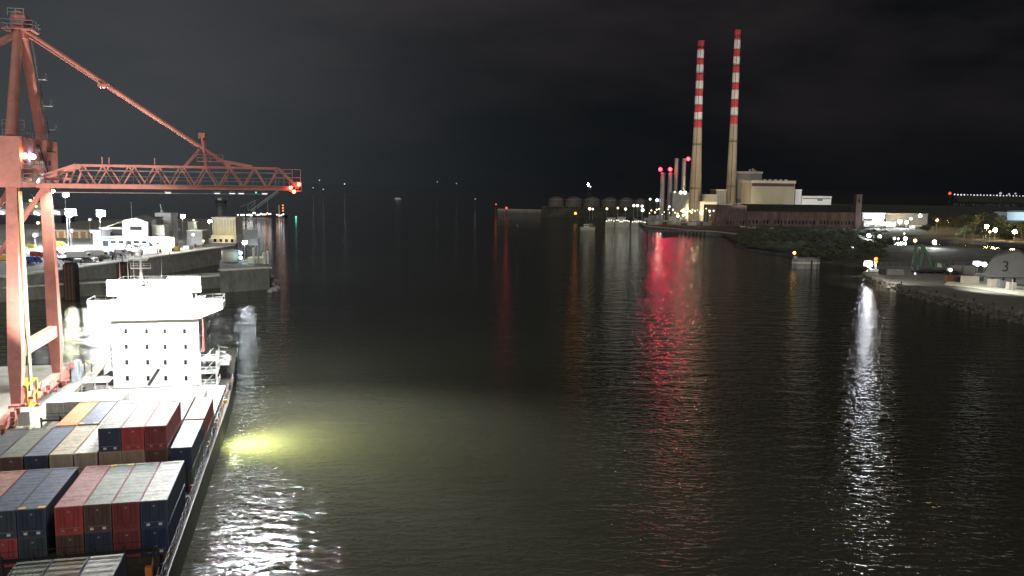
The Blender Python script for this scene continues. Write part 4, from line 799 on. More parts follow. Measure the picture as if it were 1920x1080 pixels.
# big chimneys
M_chc = mat('chimney_concrete', (.42, .35, .25), .85, 0, .18, .05, 0, (.30, .25, .18), streak=.3)
M_chr = mat('chimney_red_paint', (.55, .06, .07), .6, 0, .12, .1); M_chw = mat('chimney_white_paint', (.72, .69, .64), .6, 0, .1, .1)
def chimney(xt, yt, wt, xm, ym, wm, xb, yb, wbm, bands, D, label):
    P = atd(xb, yb, D); T = atd(xt, yt, D); s_ = D/F; zb = 2.2; t = thing('power_station_chimney', label, 'chimney', (T.x, D, zb), 0, 'tall striped chimneys of the power station')
    zy = lambda y: atd(xt, y, D).z-zb
    rt, rm, rb = wt/2*s_, wm/2*s_, wbm/2*s_; Zt, Zm = zy(yt), zy(ym)
    def rad(z): return rt+(rm-rt)*(Zt-z)/(Zt-Zm) if z > Zm else rm+(rb-rm)*((Zm-z)/Zm)**1.15
    MB().lathe([(rad(Zm*i/12), Zm*i/12) for i in range(13)], 32).build('shaft', M_chc, t)
    ys = [yt]+bands+[ym]
    for i in range(len(ys)-1):
        za, zc = zy(ys[i+1]), zy(ys[i]); MB().lathe([(rad(za), za), (rad(zc), zc)], 32).build('band', M_chr if i % 2 == 0 else M_chw, t)
    MB().lathe([(rt*1.12, Zt-.2), (rt*1.12, Zt+.9), (rt*.8, Zt+.9), (rt*.8, Zt-3)], 32).build('rim', M_chr, t)
    for k in (Zm*.35, Zm*.82, zy(bands[3]), zy(bands[-1]), Zt-7):
        r_ = rad(k); MB().lathe([(r_, k-.3), (r_+1.0, k-.3), (r_+1.0, k+.0), (r_, k)], 28).build('gallery', M_dark, t)
        b = MB(); b.rail([((r_+.95)*math.cos(i*.524), (r_+.95)*math.sin(i*.524), 0+k) for i in range(13)], 1.2, .12, 3); b.build('gallery_rail', M_dark, t)
    b = MB(); b.bar((-rad(0)*.3, -rad(0)-.1, 0), (-rt*.3, -rt-.1, Zt), .5, .4); b.build('ladder', M_dark, t)
    for a in (.8, 2.4): MB().ball((math.cos(a+3.1)*(rt+1.4), math.sin(a+3.1)*(rt+1.4), Zt-6), .35, 8, 5).build('warning_light', mat('unlit_red_lens', (.3, .02, .02), .3), t)
    return t, rad
c1, rd1 = chimney(1314.3, 78, 12, 1307.5, 240, 15.5, 1302, 400, 26, [94, 109, 121.7, 138, 151.7, 166.7, 180.7, 196, 210.7, 226], 1000, 'red and white banded chimney on the left, standing next to the four thin stacks')
c2, rd2 = chimney(1383.3, 58, 11, 1376, 233, 14, 1370, 390, 21, [75, 91.7, 106.7, 123, 137, 155, 169, 186, 201.7, 218], 1040, 'red and white banded chimney on the right, taller in the picture, beside the boiler house')
# four thin stacks
M_stack = mat('stack_steel', (.48, .43, .42), .5, .1, .12, .1, 0, None, streak=.2)
for i, (xa, xb_, yt, yb) in enumerate(((1238.7, 1247.8, 324, 366), (1252.8, 1262, 324, 366), (1265, 1273, 296.7, 361), (1279, 1287.4, 297, 360))):
    D = 930+i*8; T = atd((xa+xb_)/2, yt, D); r_ = (xb_-xa)/2*D/F; zb = 2.2; t = thing('flue_stack', 'thin grey steel stack, %s' % ('leftmost of the four, with a red light', 'second from the left of four, with a red light', 'the one of four without a light', 'rightmost of four, with the highest red light')[i], 'stack', (T.x, D, zb), 0, 'thin steel stacks'); Z = T.z-zb
    MB().lathe([(r_*1.12 if i == 2 else r_, 0), (r_, Z*.6), (r_*.92, Z), (r_*.7, Z), (r_*.7, Z-2)], 20).build('shaft', M_stack, t)
    b = MB()
    for k in (.25, .5, .75, .97): b.lathe([(r_*1.02, Z*k), (r_*1.16, Z*k), (r_*1.16, Z*k+.4), (r_*1.0, Z*k+.4)], 20); b.build('collar', M_gal, t); b = MB()
    MB().bar((r_*.7, -r_*.9, 0), (r_*.65, -r_*.88, Z), .5).build('ladder', M_dark, t)
    if i != 2:
        lx_, ly_ = ((1238.2, 317.5), (1256.6, 317.5), (0, 0), (1290.6, 298))[i]; Q = atd(lx_, ly_, D-2)-t.location
        MB().cone((0, 0, Z-.5), (Q.x*.9, Q.y, Q.z-1), .3, .2, 6).build('light_bracket', M_gal, t)
        MB().ball(Q, 2.0, 12, 8).build('warning_light', GL_red, t); Qw = Q+t.location; spot('red_beam', Qw+Vector((0, -2, 0)), Qw+Vector((-20, -100, -14)), 22000, (1, .012, .08), 100, .6, 1.4, t)
# station buildings (pixel rectangles at their real distance)
M_clad = mat('station_cladding', (.40, .37, .28), .7, 0, .15, .06, 0, (.30, .27, .2), streak=.25); M_cladg = mat('station_grey_cladding', (.26, .26, .24), .7, 0, .18, .06, 0, (.17, .17, .15), streak=.25)
M_fas = mat('pale_fascia', (.55, .50, .42), .6, 0, .1, .3)
G0 = 2.2
def sta(*a, **k): return bldg(*a, **k)
t, w_, h_ = sta('turbine_hall', 'big pale box hall with a wide flat fascia and dark strip below it', 'building', 1409.5, 1491, 338.5, 965, G0, 42, M_clad, M_fas, over=.8, rh=3.0)
MB().box(-w_+.5, w_-.5, -.25, 0, h_-6.5, h_-3).build('clerestory_window', mat('brown_glazing', (.06, .035, .03), .4), t)
b = MB()
for i in range(25): b.box(-w_+i*w_/12-.07, -w_+i*w_/12+.07, -.12, 0, 1, h_-6.6)
b.build('wall_seam', M_cladg, t); MB().box(-w_+.5, w_-2.5, -4, -.3, 0, 9).build('lean_to', M_cladg, t)
for k in range(5): MB().box(-w_+16+k*6, -w_+18.6+k*6, 8, 12, h_, h_+1.5).build('roof_vent', M_fas, t)
t, w_, h_ = sta('boiler_house', 'tallest grey block with rooftop vents behind the right chimney', 'building', 1381, 1429, 321.5, 1068, G0, 40, M_cladg, M_fas, over=.8, rh=2.6)
MB().box(-w_+1, -w_*.42, -2.6, 0, h_*.42, h_-9).build('stair_bay', M_clad, t); MB().box(-w_, -w_*.38, -3.5, -2.7, h_*.30, h_*.34).build('gantry', M_fas, t)
for x, h2 in ((.2, 2.5), (.42, 3.5), (.6, 2)): MB().lathe([(1.6, h_), (1.6, h_+h2), (.1, h_+h2+1)], 12, (w_*x, 10, 0)).build('roof_vent', M_gal, t)
t, w_, h_ = sta('switch_house', 'lower ribbed block behind the foot of the right chimney', 'building', 1343, 1362, 355, 1010, G0, 30, M_cladg, M_fas, over=.6, rh=1.6)
for k in range(4): MB().box(-w_+1+k*w_*.48, -w_+1.6+k*w_*.48, -.4, 0, 0, h_-2).build('pier', M_clad, t)
t, w_, h_ = sta('link_building', 'narrow stepped white block right of the pale box hall', 'building', 1491.8, 1503.4, 355, 975, G0, 26, M_white, M_white, over=.3, rh=1.5)
for k in range(3): MB().box(-w_+.6, w_-.6, -.1, 0, 4+k*3.5, 5.6+k*3.5).build('window', M_glass, t)
t, w_, h_ = sta('workshop_building', 'long low white block at the right end of the station halls', 'building', 1504, 1559, 367.7, 972, G0, 26, M_white, M_white, over=.5, rh=1.4)
MB().box(w_*.05, w_*.4, -.1, 0, h_-5.2, h_-3.6).build('window', M_glass, t); MB().box(-w_+1, w_-1, -.1, 0, h_-3.2, h_-2.4).build('window_band', M_glass, t)
t, w_, h_ = sta('gas_turbine_block', 'pale grey block lit from above between the thin stacks and the left chimney', 'building', 1261.5, 1292, 361.5, 922, G0, 20, M_conc, M_fas, over=.3, rh=.8)
MB().box(w_*.2, w_*.6, -.1, 0, 0, 4).build('door', M_dark, t)
t, w_, h_ = sta('annex_building', 'plain pale block right of the left chimney', 'building', 1317.5, 1344, 364.5, 990, G0, 24, M_clad, M_fas, over=.3, rh=1)
t, w_, h_ = sta('loading_bay', 'low cream-lit building with a wide dark opening, right of the left chimney foot', 'building', 1313, 1344, 378, 950, G0, 16, M_cream, M_cream, over=.4, rh=2.2)
MB().box(-w_*.55, w_*.62, -.12, 0, 0, h_-3).build('opening', M_black, t)
# derelict brick hall
M_brk = mat('old_dark_brick', (.155, .11, .10), .9, 0, .45, .2, .1, (.06, .055, .05), streak=.5)
D = 865
t, w_, h_ = sta('derelict_brick_hall', 'long dark brick ruin along the shore with a roofless upper storey', 'building', 1401, 1606, 397.6, D, G0, 30, M_brk)
MB().box(-w_+1, w_-3, 7, 30, h_-.1, h_+7).build('upper_storey', mat('near_black_brick', (.025, .027, .024), .95, 0, .3, .2), t)  # near-black brick on the set-back upper storey
random.seed(9)
for i in range(30):
    x = -w_+3+i*(2*w_-6)/29
    if random.random() < .8: MB().box(x-1, x+1, -.08, .02, 3.0, 6.6).build('window_opening', M_black, t)
for i in range(22):
    x = -w_+4+i*(2*w_-8)/21
    if random.random() < .6: MB().box(x-.8, x+.8, -.08, .02, 9.4, 11.5).build('window', mat('boarded_window', (.16, .10, .085), .9), t)
b = MB()
for i in range(40): x = -w_+i*w_/20; b.box(x, x+.5, -.3, 0, 0, h_-.5)
b.build('buttress', M_brk, t); b = MB(); b.box(-w_, w_, -.5, .2, h_-.6, h_+.05); b.build('parapet', M_brk, t)
t2, w2, h2 = sta('derelict_end_block', 'tall ribbed brick end block at the left of the long ruin', 'building', 1343.5, 1400.8, 384.5, D-2, G0, 26, M_brk)
b = MB()
for i in range(12): x = -w2+i*w2/6+.2; b.box(x, x+.9, -.5, 0, 0, h2-.8)
b.box(-w2, w2, -.7, .1, h2-1.2, h2-.2); b.build('buttress', M_brk, t2)
for i in range(9): MB().box(-w2+2.2+i*3.1, -w2+3.4+i*3.1, -.06, 0, 2, 5.5).build('window_opening', M_black, t2)
b = MB()
for i in range(12): x = -w2+4+i*2.0; b.cone((x, 3, h2), (x+.3, 3, h2+1.6+random.random()), .15, .1, 5)
b.box(-w2+4, w2-14, 3, 3.5, h2, h2+1.0); b.build('roof_rail', M_fas, t2)
t3, w3, h3 = sta('brick_tower', 'square brick tower at the right end of the long ruin', 'tower', 1606.5, 1617, 364.5, D-1, G0, 6, M_brk)
MB().box(-w3*.3, w3*.3, -.08, 0, h3*.75, h3*.85).build('window_opening', M_black, t3); MB().box(-w3-.2, w3+.2, -.2, 6.2, h3-.7, h3).build('cornice', M_brk, t3)
cv = thing('conveyor_shed', 'long thin pale shed roof on short posts below the brick ruin', 'shed', (atd(1420, 428, 820).x, 820, G0)); a, b_ = lx(1389.5, 820, cv), lx(1452, 820, cv)
b = MB(); b.add([(a, 0, lz(1389, 427, 820, cv)), (b_, 0, lz(1452, 430, 820, cv)), (b_, 5, lz(1452, 427, 820, cv)), (a, 5, lz(1389, 424, 820, cv)), (a, 0, lz(1389, 427, 820, cv)-.4), (b_, 0, lz(1452, 430, 820, cv)-.4), (b_, 5, lz(1452, 427, 820, cv)-.4), (a, 5, lz(1389, 424, 820, cv)-.4)], [(0,1,2,3), (7,6,5,4), (0,4,5,1), (1,5,6,2), (2,6,7,3), (3,7,4,0)]); b.build('roof', M_white, cv)
b = MB()
for i in range(9): x = a+1+(b_-a-2)*i/8; b.bar((x, .5, 0), (x, .5, lz(1420, 429, 820, cv)-.5), .3)
b.build('post', M_gal, cv)
# floodlights added in front of the halls and chimneys to brighten them
for (x, y, q, pw, c, ang) in ((1303, 905, c1.location+Vector((0, 0, 40)), 420000, (1, .82, .55), 80), (1310, 800, c1.location+Vector((0, 0, 150)), 1500000, (1, .93, .85), 42), (1365, 930, c2.location+Vector((0, 0, 40)), 300000, (1, .88, .62), 80), (1400, 800, c2.location+Vector((0, 0, 155)), 1500000, (1, .93, .85), 42),
                              (1440, 900, Vector((atd(1450, 350, 965).x, 965, 22)), 130000, (1, .88, .62), 100), (1530, 930, Vector((atd(1530, 370, 972).x, 972, 12)), 60000, (.9, .95, 1), 110), (1335, 915, Vector((atd(1330, 370, 950).x, 950, 12)), 30000, (1, .75, .4), 110), (1280, 890, Vector((atd(1270, 370, 922).x, 922, 30)), 9000, (1, .9, .85), 110)):
    P = atd(x, 400, y); P.z = 6; t = thing('added_floodlight', 'small added ground floodlight aimed at %s' % {1303: 'the foot of the left chimney', 1310: 'the bands of the left chimney', 1365: 'the foot of the right chimney', 1400: 'the bands of the right chimney', 1440: 'the pale box hall', 1530: 'the long low white block', 1335: 'the wide dark opening', 1280: 'the thin stacks'}[x], 'floodlight', (P.x, P.y, G0), 0, 'added station floodlights')
    MB().cone((0, 0, 0), (0, 0, 3.2), .12, .1, 6).build('pole', M_gal, t); MB().box(-.5, .5, -.2, .2, 3.2, 3.9).build('lamp_head', M_dark, t)
    spot('flood', P, q, pw, c, ang, .9, .5, t)
# tanks
M_tank = mat('tank_paint', (.13, .115, .105), .7, 0, .25, .05, 0, (.075, .07, .065), streak=.3)
for i, (xa, xb_, yt) in enumerate(((1028, 1059, 368), (1060, 1093, 368), (1094, 1127, 368.5), (1128, 1159, 369), (1160, 1189, 369.5), (1190, 1212, 371))):
    D = 1150-i*6; P = atd((xa+xb_)/2, yt, D); r_ = (xb_-xa)/2*D/F; Z = P.z-G0; t = thing('storage_tank', 'squat fuel tank left of the power station, %s in the row' % ('first', 'second', 'third', 'fourth', 'fifth', 'sixth and smallest one')[i], 'tank', (P.x, D, G0), 0, 'row of fuel tanks')
    MB().lathe([(r_, 0), (r_, Z*.82), (r_*.5, Z*.95), (.05, Z)], 28).build('shell', M_tank, t); b = MB(); b.lathe([(r_+.02, Z*.8), (r_+.35, Z*.8), (r_+.35, Z*.83), (r_, Z*.83)], 28); b.build('rim', M_gal, t)
    b = MB()
    for k in range(14): s_ = k/14; an_ = 3.6+s_*1.6; b.box(math.cos(an_)*(r_+.4)-.5, math.cos(an_)*(r_+.4)+.5, math.sin(an_)*(r_+.4)-.3, math.sin(an_)*(r_+.4)+.3, Z*.8*s_, Z*.8*s_+.2)
    b.build('stair', M_gal, t)
P0, P1 = atd(1015, 386, 1110), atd(1212, 386, 1110)
t = thing('earth_bund', 'low dark earth bank hiding the feet of the fuel tanks', 'bank', (P0.x, 1110, 0)); zt_ = P0.z; wq = P1.x-P0.x
MB().extr([(0, 0, 0), (0, 10, 0), (0, 7, zt_-1), (0, 4, zt_-1)], (0, 0, 0), (wq, 0, 0)).build('bank', M_land, t)
b = MB(); random.seed(8)
for k in range(60): x = random.uniform(0, wq); b.ball((x, 5+random.uniform(-2, 2), zt_-1.2), random.uniform(.8, 2.2), 6, 4, .7)
b.sm = set(); b.build('scrub', M_scrub, t)
# breakwater wall and far jetty
def wall_line(name, label, pts, z, wd, m, z0=-1.):
    P = [atz(x, y, z) for x, y in pts]; t = thing(name, label, 'wall', (P[0].x, P[0].y, 0)); o = Vector((P[0].x, P[0].y, 0)); b = MB()
    for p, q in zip(P, P[1:]):
        d = (q-p).normalized(); n_ = Vector((-d.y, d.x, 0))*wd/2; b.prism([(p-n_-o)[:2], (p+n_-o)[:2], (q+n_-o)[:2], (q-n_-o)[:2]], z0, z)
    b.build('wall', m, t); b = MB()
    for p, q in zip(P, P[1:]):
        d = (q-p).normalized(); n_ = Vector((-d.y, d.x, 0))*(wd/2-.5); b.bar(p-n_-o+Vector((0, 0, .25)), q-n_-o+Vector((0, 0, .25)), .8, .5)
    b.build('parapet', M_coping, t); return t
wall_line('breakwater', 'long low pale breakwater running left from the tanks to the red light', [(935, 392), (1000, 393.5), (1080, 395.5), (1140, 397.5)], 3.2, 9, mat('pale_stone', (.26, .23, .21), .9, 0, .25, .1))
wall_line('low_jetty', 'short low jetty in front of the long breakwater', [(1040, 399.5), (1080, 404.5)], 1.5, 5, M_concd)
pj = thing('piled_jetty', 'dark piled jetty deck standing in red reflections before the thin stacks', 'jetty', (*atz(1275, 437, 2.2)[:2], 0)); D = pj.location.y
a, b_ = lx(1215, D, pj), lx(1322, D, pj); MB().box(a, b_, 0, 3.2, 3.4, 4.0).build('deck', M_concd, pj); b = MB()
for i in range(16):
    x = a+(b_-a)*i/15; MB().cone((x, .4, -1), (x, .4, 3.4), .3, .3, 7).build('pile', M_dark, pj); MB().cone((x, 2.8, -1), (x, 2.8, 3.4), .3, .3, 7).build('pile', M_dark, pj)
b = MB(); b.rail([(a, .1, 4), (b_, .1, 4)], 1.1, .1, 4); b.build('rail', M_dark, pj)
MB().box(lx(1240, D, pj), lx(1270, D, pj), -7, 0, 2.2, 3.0).box(lx(1240, D, pj), lx(1270, D, pj), -7, -6.2, -1, 2.2).build('landing_stage', M_dark, pj)
wall_line('station_quay_wall', 'dark quay wall along the water in front of the power station', [(1190, 409), (1213, 424), (1290, 431.5), (1345, 434.5), (1386, 439)], 3.4, 4, M_concd)
# work boats lit at the station quay
def workboat(x0, x1, yw, D, label, lights, seed, cabin=True):
    c = atd((x0+x1)/2, yw, D); t = thing('work_boat', label, 'boat', (c.x, D, 0), 0, 'work boats by the power station'); h = (x1-x0)/2*D/F
    MB().extr([(-h, 0, 2.6), (h*.9, 0, 2.2), (h, 0, 3.0), (h*.92, 0, -.3), (-h*.95, 0, -.3)], (0, -2.5, 0), (0, 3.0, 0)).build('hull', mat('pale_boat_paint', (.5, .5, .4), .5), t)
    random.seed(seed)
    if cabin: MB().box(-h*.5, h*.1, -1.6, 2, 2.3, 5.2).build('cabin', M_white, t); MB().box(-h*.45, h*.05, -1.68, -1.6, 3.6, 4.6).build('window', M_glass, t); MB().cone((-h*.2, 0, 5.2), (-h*.2, 0, 9), .12, .06, 6).build('mast', M_gal, t)
    for k in range(lights): MB().ball((-h*.85+1.7*h*k/max(1, lights-1), -2.7, 3.2+random.uniform(0, 1.4)), .8, 8, 5).build('deck_light', glow('pale_yellow_deck_glow', (1, .98, .78), 1.5), t)
workboat(1136, 1152, 401, 930, 'left lit boat of the two bright ones moored by the tanks', 4, 1)
workboat(1154, 1181, 402, 925, 'longer lit boat in the middle of the bright ones by the tanks', 8, 2)
workboat(1184, 1211, 403, 915, 'lit boat on the right of the bright ones, next to the quay', 7, 3)
workboat(1088, 1116, 419, 800, 'unlit pale boat lying off the low jetty', 0, 4)
G2 = 'lamps around the power station'
for i, a in enumerate(((1188.5, 385.5, 960, 'white lamp above the right lit boat, left one of three', GL_small, 1.6), (1195.5, 385.5, 960, 'white lamp above the right lit boat, middle one of three', GL_small, 1.6), (1204, 386.5, 955, 'white lamp above the right lit boat, right one of three', GL_small, 1.5),
          (1205, 394, 940, 'big white lamp low over the right lit boat', GL_small, 1.9), (1219, 373.5, 960, 'small white lamp left of the blue-white floodlight', GL_small, 1.3), (1232, 375.5, 930, 'blue-white floodlight left of the thin stacks', glow('stack_flood_glow', (.6, .75, 1), 10), 1.5),
          (1276.5, 361, 905, 'left of two round white lamps on top of the grey block', GL_small, 1.9), (1284.5, 361.5, 905, 'right of two round white lamps on top of the grey block', GL_small, 1.9), (1265, 360, 905, 'little lamp left of the two round ones on the grey block', GL_small, .9),
          (1314.5, 399, 900, 'yellow-white lamp glaring before the left chimney foot', GL_yel, 1.7), (1281.5, 395, 890, 'tall yellow window-like lamp on the quay before the grey block', GL_yel, 1.9), (1281, 403.5, 885, 'yellow lamp just below the tall yellow one', GL_yel, 1.2),
          (1271, 405, 880, 'yellow lamp lowest on the quay, left of the tall yellow one', GL_yel, 1.5), (1255, 387.5, 900, 'pale lamp under the left thin stacks', GL_small, 1.2), (1297, 398.5, 895, 'yellow lamp between the tall yellow one and the glaring one', GL_yel, 1.0),
          (1341, 390, 900, 'tall yellow lamp at the corner of the brick end block', GL_yel, 1.3), (1331, 396, 890, 'white lit spot beside the glaring yellow lamp', GL_small, 1.4), (1158.5, 390, 960, 'yellow lamp behind the middle lit boat', GL_yel, 1.1), (1138, 391.5, 960, 'yellow lamp behind the left lit boat', GL_yel, 1.2),
          (1173, 392, 955, 'white lamp behind the middle lit boat', GL_small, 1.5), (1105.5, 391.5, 980, 'yellow lamp on the breakwater with a reflection below', GL_yel, 1.6), (1111.5, 392, 980, 'small white lamp beside the yellow one on the breakwater', GL_small, 1.2))):
    lamp_post(a[0], a[1], a[2], G0, a[3], a[4], a[5], group=G2, head=False)
for i, (px, py, D, h_, c_) in enumerate(((1166, 395, 945, 5, M_cream), (1147, 396, 950, 4, M_cream), (1252, 398, 905, 3.5, M_cream), (1240, 380, 935, 8, M_white), (1268, 399, 900, 3, M_yellow), (1225, 384, 940, 7, M_conc), (1216, 396, 925, 5, M_conc), (1236, 400, 910, 4, M_conc), (1330, 402, 885, 3, M_conc), (1262, 386, 915, 7, M_gal))):
    P = atd(px, py, D); t = thing('site_cabin', 'small cabin by the power station quay, %s' % ('behind the middle lit boat', 'behind the left lit boat', 'below the thin stacks by the water', 'at the foot of the first thin stack', 'yellow, below the grey block', 'left of the first thin stack foot', 'grey, right of the lit boats', 'grey, low below the first thin stacks', 'grey, right of the glaring yellow lamp', 'between the thin stacks and the grey block')[i], 'cabin', (P.x, D, G0))
    MB().box(-4.5, 4.5, 0, 4, 0, h_).build('wall', c_, t); MB().box(-4.7, 4.7, -.2, 4.2, h_, h_+.3).build('roof', M_conc, t); MB().box(-3, -1, -.06, 0, 1, 2.4).build('window', M_glass, t); MB().box(1, 2.2, -.06, 0, 0, 2.1).build('door', M_dark, t)
random.seed(12)
for i in range(26):
    px = 1218+i*4.8+random.uniform(-1.5, 1.5); D_ = random.uniform(868, 905); c_ = (GL_yel, GL_small, GL_yel, glow('warm_white_glow', (1, .85, .6), 2.2))[i % 4]
    lamp_post(px, random.uniform(391, 404), D_, G0, 'small lamp among the clutter on the power station quay below the thin stacks', c_, random.uniform(.45, .95), group='small lamps on the power station quay', head=False)
for i in range(14):
    px = 1222+i*8.6; P = atd(px, 400, 872+(i % 3)*8); w2_ = random.uniform(1.5, 4); h2_ = random.uniform(1.6, 5)
    t = thing('quay_hut', 'low hut or crate in the clutter on the power station quay', 'hut', (P.x, P.y, G0), random.uniform(-.2, .2), 'clutter on the power station quay')
    MB().box(-w2_, w2_, 0, 3, 0, h2_).build('wall', (M_conc, M_cream, M_gal, M_rust)[i % 4], t); MB().box(-w2_-.15, w2_+.15, -.15, 3.15, h2_, h2_+.2).build('roof', (M_dark, M_white, M_conc)[i % 3], t)
P = atd(1262, 402, 905); b_ = [(atd(1236, 402, 905)), (atd(1300, 402, 905))]
for q_ in b_: spot('quay_flood', q_+Vector((0, -6, 8)), q_+Vector((0, -26, -14)), 7000, (1, .85, .5), 140, .8, .4)
# navigation lights
marker(949.5, 390, 1150, 'big red light at the tip of the breakwater', GL_reds, 1.6); marker(930, 383, 1500, 'orange-red light beyond the breakwater tip', glow('orange_red_glow', (1, .2, .03), 1.1), 1.4)
marker(1079, 400, 960, 'amber and red light in front of the low jetty', GL_amber, 1.5)
marker(970, 423, 770, 'small dim unlit float in the channel below the breakwater', M_gal, .9, 'mooring_float', 'float')
marker(1103, 346, 2600, 'bright white light of a ship riding far beyond the tanks', GL_cool, 3.2, 'distant_light', 'light'); marker(1107, 350, 2600, 'small light just right of the bright one far beyond the tanks', GL_small, 2.2, 'distant_light', 'light')
marker(1781, 362.5, 1500, 'red aviation-style light at the far right above the trees', GL_reds, 2.4, 'distant_light', 'light')
for i in range(22):
    px = 1790+i*6.1; marker(px, 364.8+(px-1790)*.021+random.uniform(-.3, .3), 3000, 'tiny white light in the string along the far shore at the right edge', glow('shore_glow', (.9, .9, 1), 1.2), random.uniform(1.5, 3.0), 'shore_light', 'light', 'string of shore lights', base=3)
for i, (px, py, r_) in enumerate(((1876, 362.5, 4.5), (1892, 364, 3.5), (1904, 363, 3.2))):
    marker(px, py, 3000, 'larger blurry light just above the shore string, %s' % ('left', 'middle', 'right')[i], glow('shore_glow_dim', (.9, .92, 1), .5), r_, 'shore_light', 'light', base=3)
# sheds and lamps right of the ruin
t, w_, h_ = sta('lit_depot', 'white floodlit depot shed right of the brick tower', 'building', 1618, 1660, 399, 900, G0, 18, M_white, M_white, over=.4, rh=.8)
MB().box(-w_+.5, w_, -.1, 0, h_*.42, h_*.55).build('window_band', M_glass, t); MB().box(-w_, w_+10, -4, -.2, 0, h_*.38).build('lower_wall', M_cream, t)
for k in range(6): MB().box(-w_+2+k*3.6, -w_+4.4+k*3.6, -4.1, -4, .3, 3).build('door', M_gal, t)
t, w_, h_ = sta('long_depot', 'long low grey depot behind the pair of strong floodlights', 'building', 1662, 1740, 400, 930, G0, 20, M_gal, M_gal, over=.4, rh=.8)
for k in range(8): MB().box(-w_+2+k*5.4, -w_+5+k*5.4, -.1, 0, .2, 4).build('door', M_conc, t)
t, w_, h_ = sta('lit_stockpile_shed', 'low pale shed right of the strong floodlights', 'shed', 1716, 1750, 424, 850, G0, 12, M_conc, M_fas, over=.3, rh=.5)
MB().box(-w_*.5, 0, -.1, 0, 0, 2.5).build('door', M_dark, t)
t, w_, h_ = sta('blue_lit_warehouse', 'pale blue lit warehouse at the right edge above the trees', 'building', 1889, 1960, 395, 900, G0, 25, mat('pale_blue_cladding', (.45, .58, .68), .6, 0, .08, .1), M_dark, over=.5, rh=1.6)
spot('warehouse_lamp', t.location+Vector((0, -22, 14)), t.location+Vector((0, 0, 10)), 26000, (.8, .93, 1), 130, .8, .5, t); MB().box(-w_, w_, -.1, 0, .2, h_*.45).build('lower_wall', M_dark, t)
G3 = 'lamps at the right side of the harbour'
for a in ((1650.5, 414, 860, G0, 'strong white floodlight right of the brick tower, left of three', GL_cool, 1.9), (1687, 415.5, 870, G0, 'strong white floodlight right of the brick tower, middle of three', GL_cool, 1.9), (1699.5, 417, 870, G0, 'strong white floodlight right of the brick tower, right of three', GL_white, 1.5),
          (1708, 410, 900, G0, 'dim lamp just right of the three strong floodlights', GL_faint, 1.5), (1725.5, 404.5, 900, G0, 'yellow lamp alone between the floodlights and the trees', GL_yelb, 1.5), (1757, 413, 780, G0, 'amber lamp lighting a round tree', glow('tree_amber_glow', (1, .45, .08), 400), .7), (1777, 414.5, 850, G0, 'small yellow lamp left of the pale-yellow lit tree', GL_yelb, 1.0),
          (1811, 418, 780, G0, 'small white lamp among the trees', GL_yelb, .8), (1850, 424.5, 700, G0, 'upper yellow star-like lamp among the trees', GL_yelb, 1.5), (1866, 431.5, 690, G0, 'second yellow lamp among the trees, right of the upper one', GL_yelb, 1.5),
          (1844.5, 435, 690, G0, 'low yellow lamp at the tree feet, left of the pair', GL_yel, 1.0), (1856, 434.5, 690, G0, 'low yellow lamp at the tree feet, right of the pair', GL_yel, 1.0), (1902.5, 434.5, 680, G0, 'yellow lamp furthest right among the trees', GL_yelb, 1.5),
          (1752, 454, 590, 1.5, 'white lamp on a post directly right of the green crane top', GL_cool, 1.2), (1629, 441.5, 660, G0, 'white lamp on the inlet bank, leftmost', GL_cool, 1.2), (1649.5, 443.5, 650, 1, 'round pinkish white lamp over the inlet', GL_small, 1.5),
          (1677, 447, 640, 1, 'yellowish lamp over the inlet', GL_small, 1.1), (1684.5, 447.5, 640, 1, 'little lamp beside the yellowish one over the inlet', GL_small, .8), (1697.5, 447.5, 640, 1, 'pale blue lamp over the inlet', glow('inlet_blue_glow', (.65, .8, 1), 20), 1.3),
          (1716, 451, 620, 1, 'yellow lamp over the inlet, left of the green crane', GL_yel, 1.2), (1695.5, 438, 650, 1, 'tiny white lamp above the pale blue one', GL_small, .7), (1598, 465, 560, .8, 'tiny dim white lamp on the mudflat', GL_faint, .9)):
    lamp_post(a[0], a[1], a[2], a[3], a[4], a[5], a[6], group=G3, head=False)
# trees
M_leaf = [mat('leaves_'+n, c, .9, 0, .5, .4, .3) for n, c in (('olive', (.12, .12, .05)), ('green', (.10, .12, .07)), ('dark', (.06, .075, .045)))]
M_bark = mat('bark', (.10, .08, .06), .95, 0, .4, 2, .1)
def tree(px, py_b, D, wpx, hpx, label, mi, seed, z=G0):
    P = atd(px, py_b, D); T = atd(px, py_b-hpx, D); H = T.z-z; r_ = wpx/2*D/F; t = thing('tree', label, 'tree', (P.x, D, z), 0, 'trees at the right edge'); random.seed(seed)
    b = MB(); b.cone((0, 0, 0), (.2, 0, H*.55), .45, .25, 7)
    lobes = []
    for k in range(7):
        an_ = random.uniform(0, 6.28); q = Vector((math.cos(an_)*r_*.55, math.sin(an_)*r_*.5, H*random.uniform(.42, .8))); b.cone((.1, 0, H*random.uniform(.2, .45)), q, .2, .06, 5); lobes.append((q, r_*random.uniform(.35, .6)))
    b.build('trunk', M_bark, t); lobes.append((Vector((0, 0, H*.78)), r_*.55)); c = MB()
    for q, rr in lobes:
        for _ in range(260):
            d = Vector((random.gauss(0, 1), random.gauss(0, 1), random.gauss(0, 1))).normalized()*rr*random.uniform(.45, 1.05); d.z *= .8; p = q+d
            if p.z > H*1.02 or p.z < H*.16: continue
            s_ = random.uniform(.25, .6)*max(.6, r_/7); a = Vector((random.uniform(-1, 1), random.uniform(-1, 1), random.uniform(-1, 1))).normalized(); e = a.orthogonal().normalized(); f = a.cross(e)
            c.add([p+e*s_, p+f*s_*.8, p-e*s_, p-f*s_*.8], [(0, 1, 2, 3)])
    c.build('crown', M_leaf[mi], t)
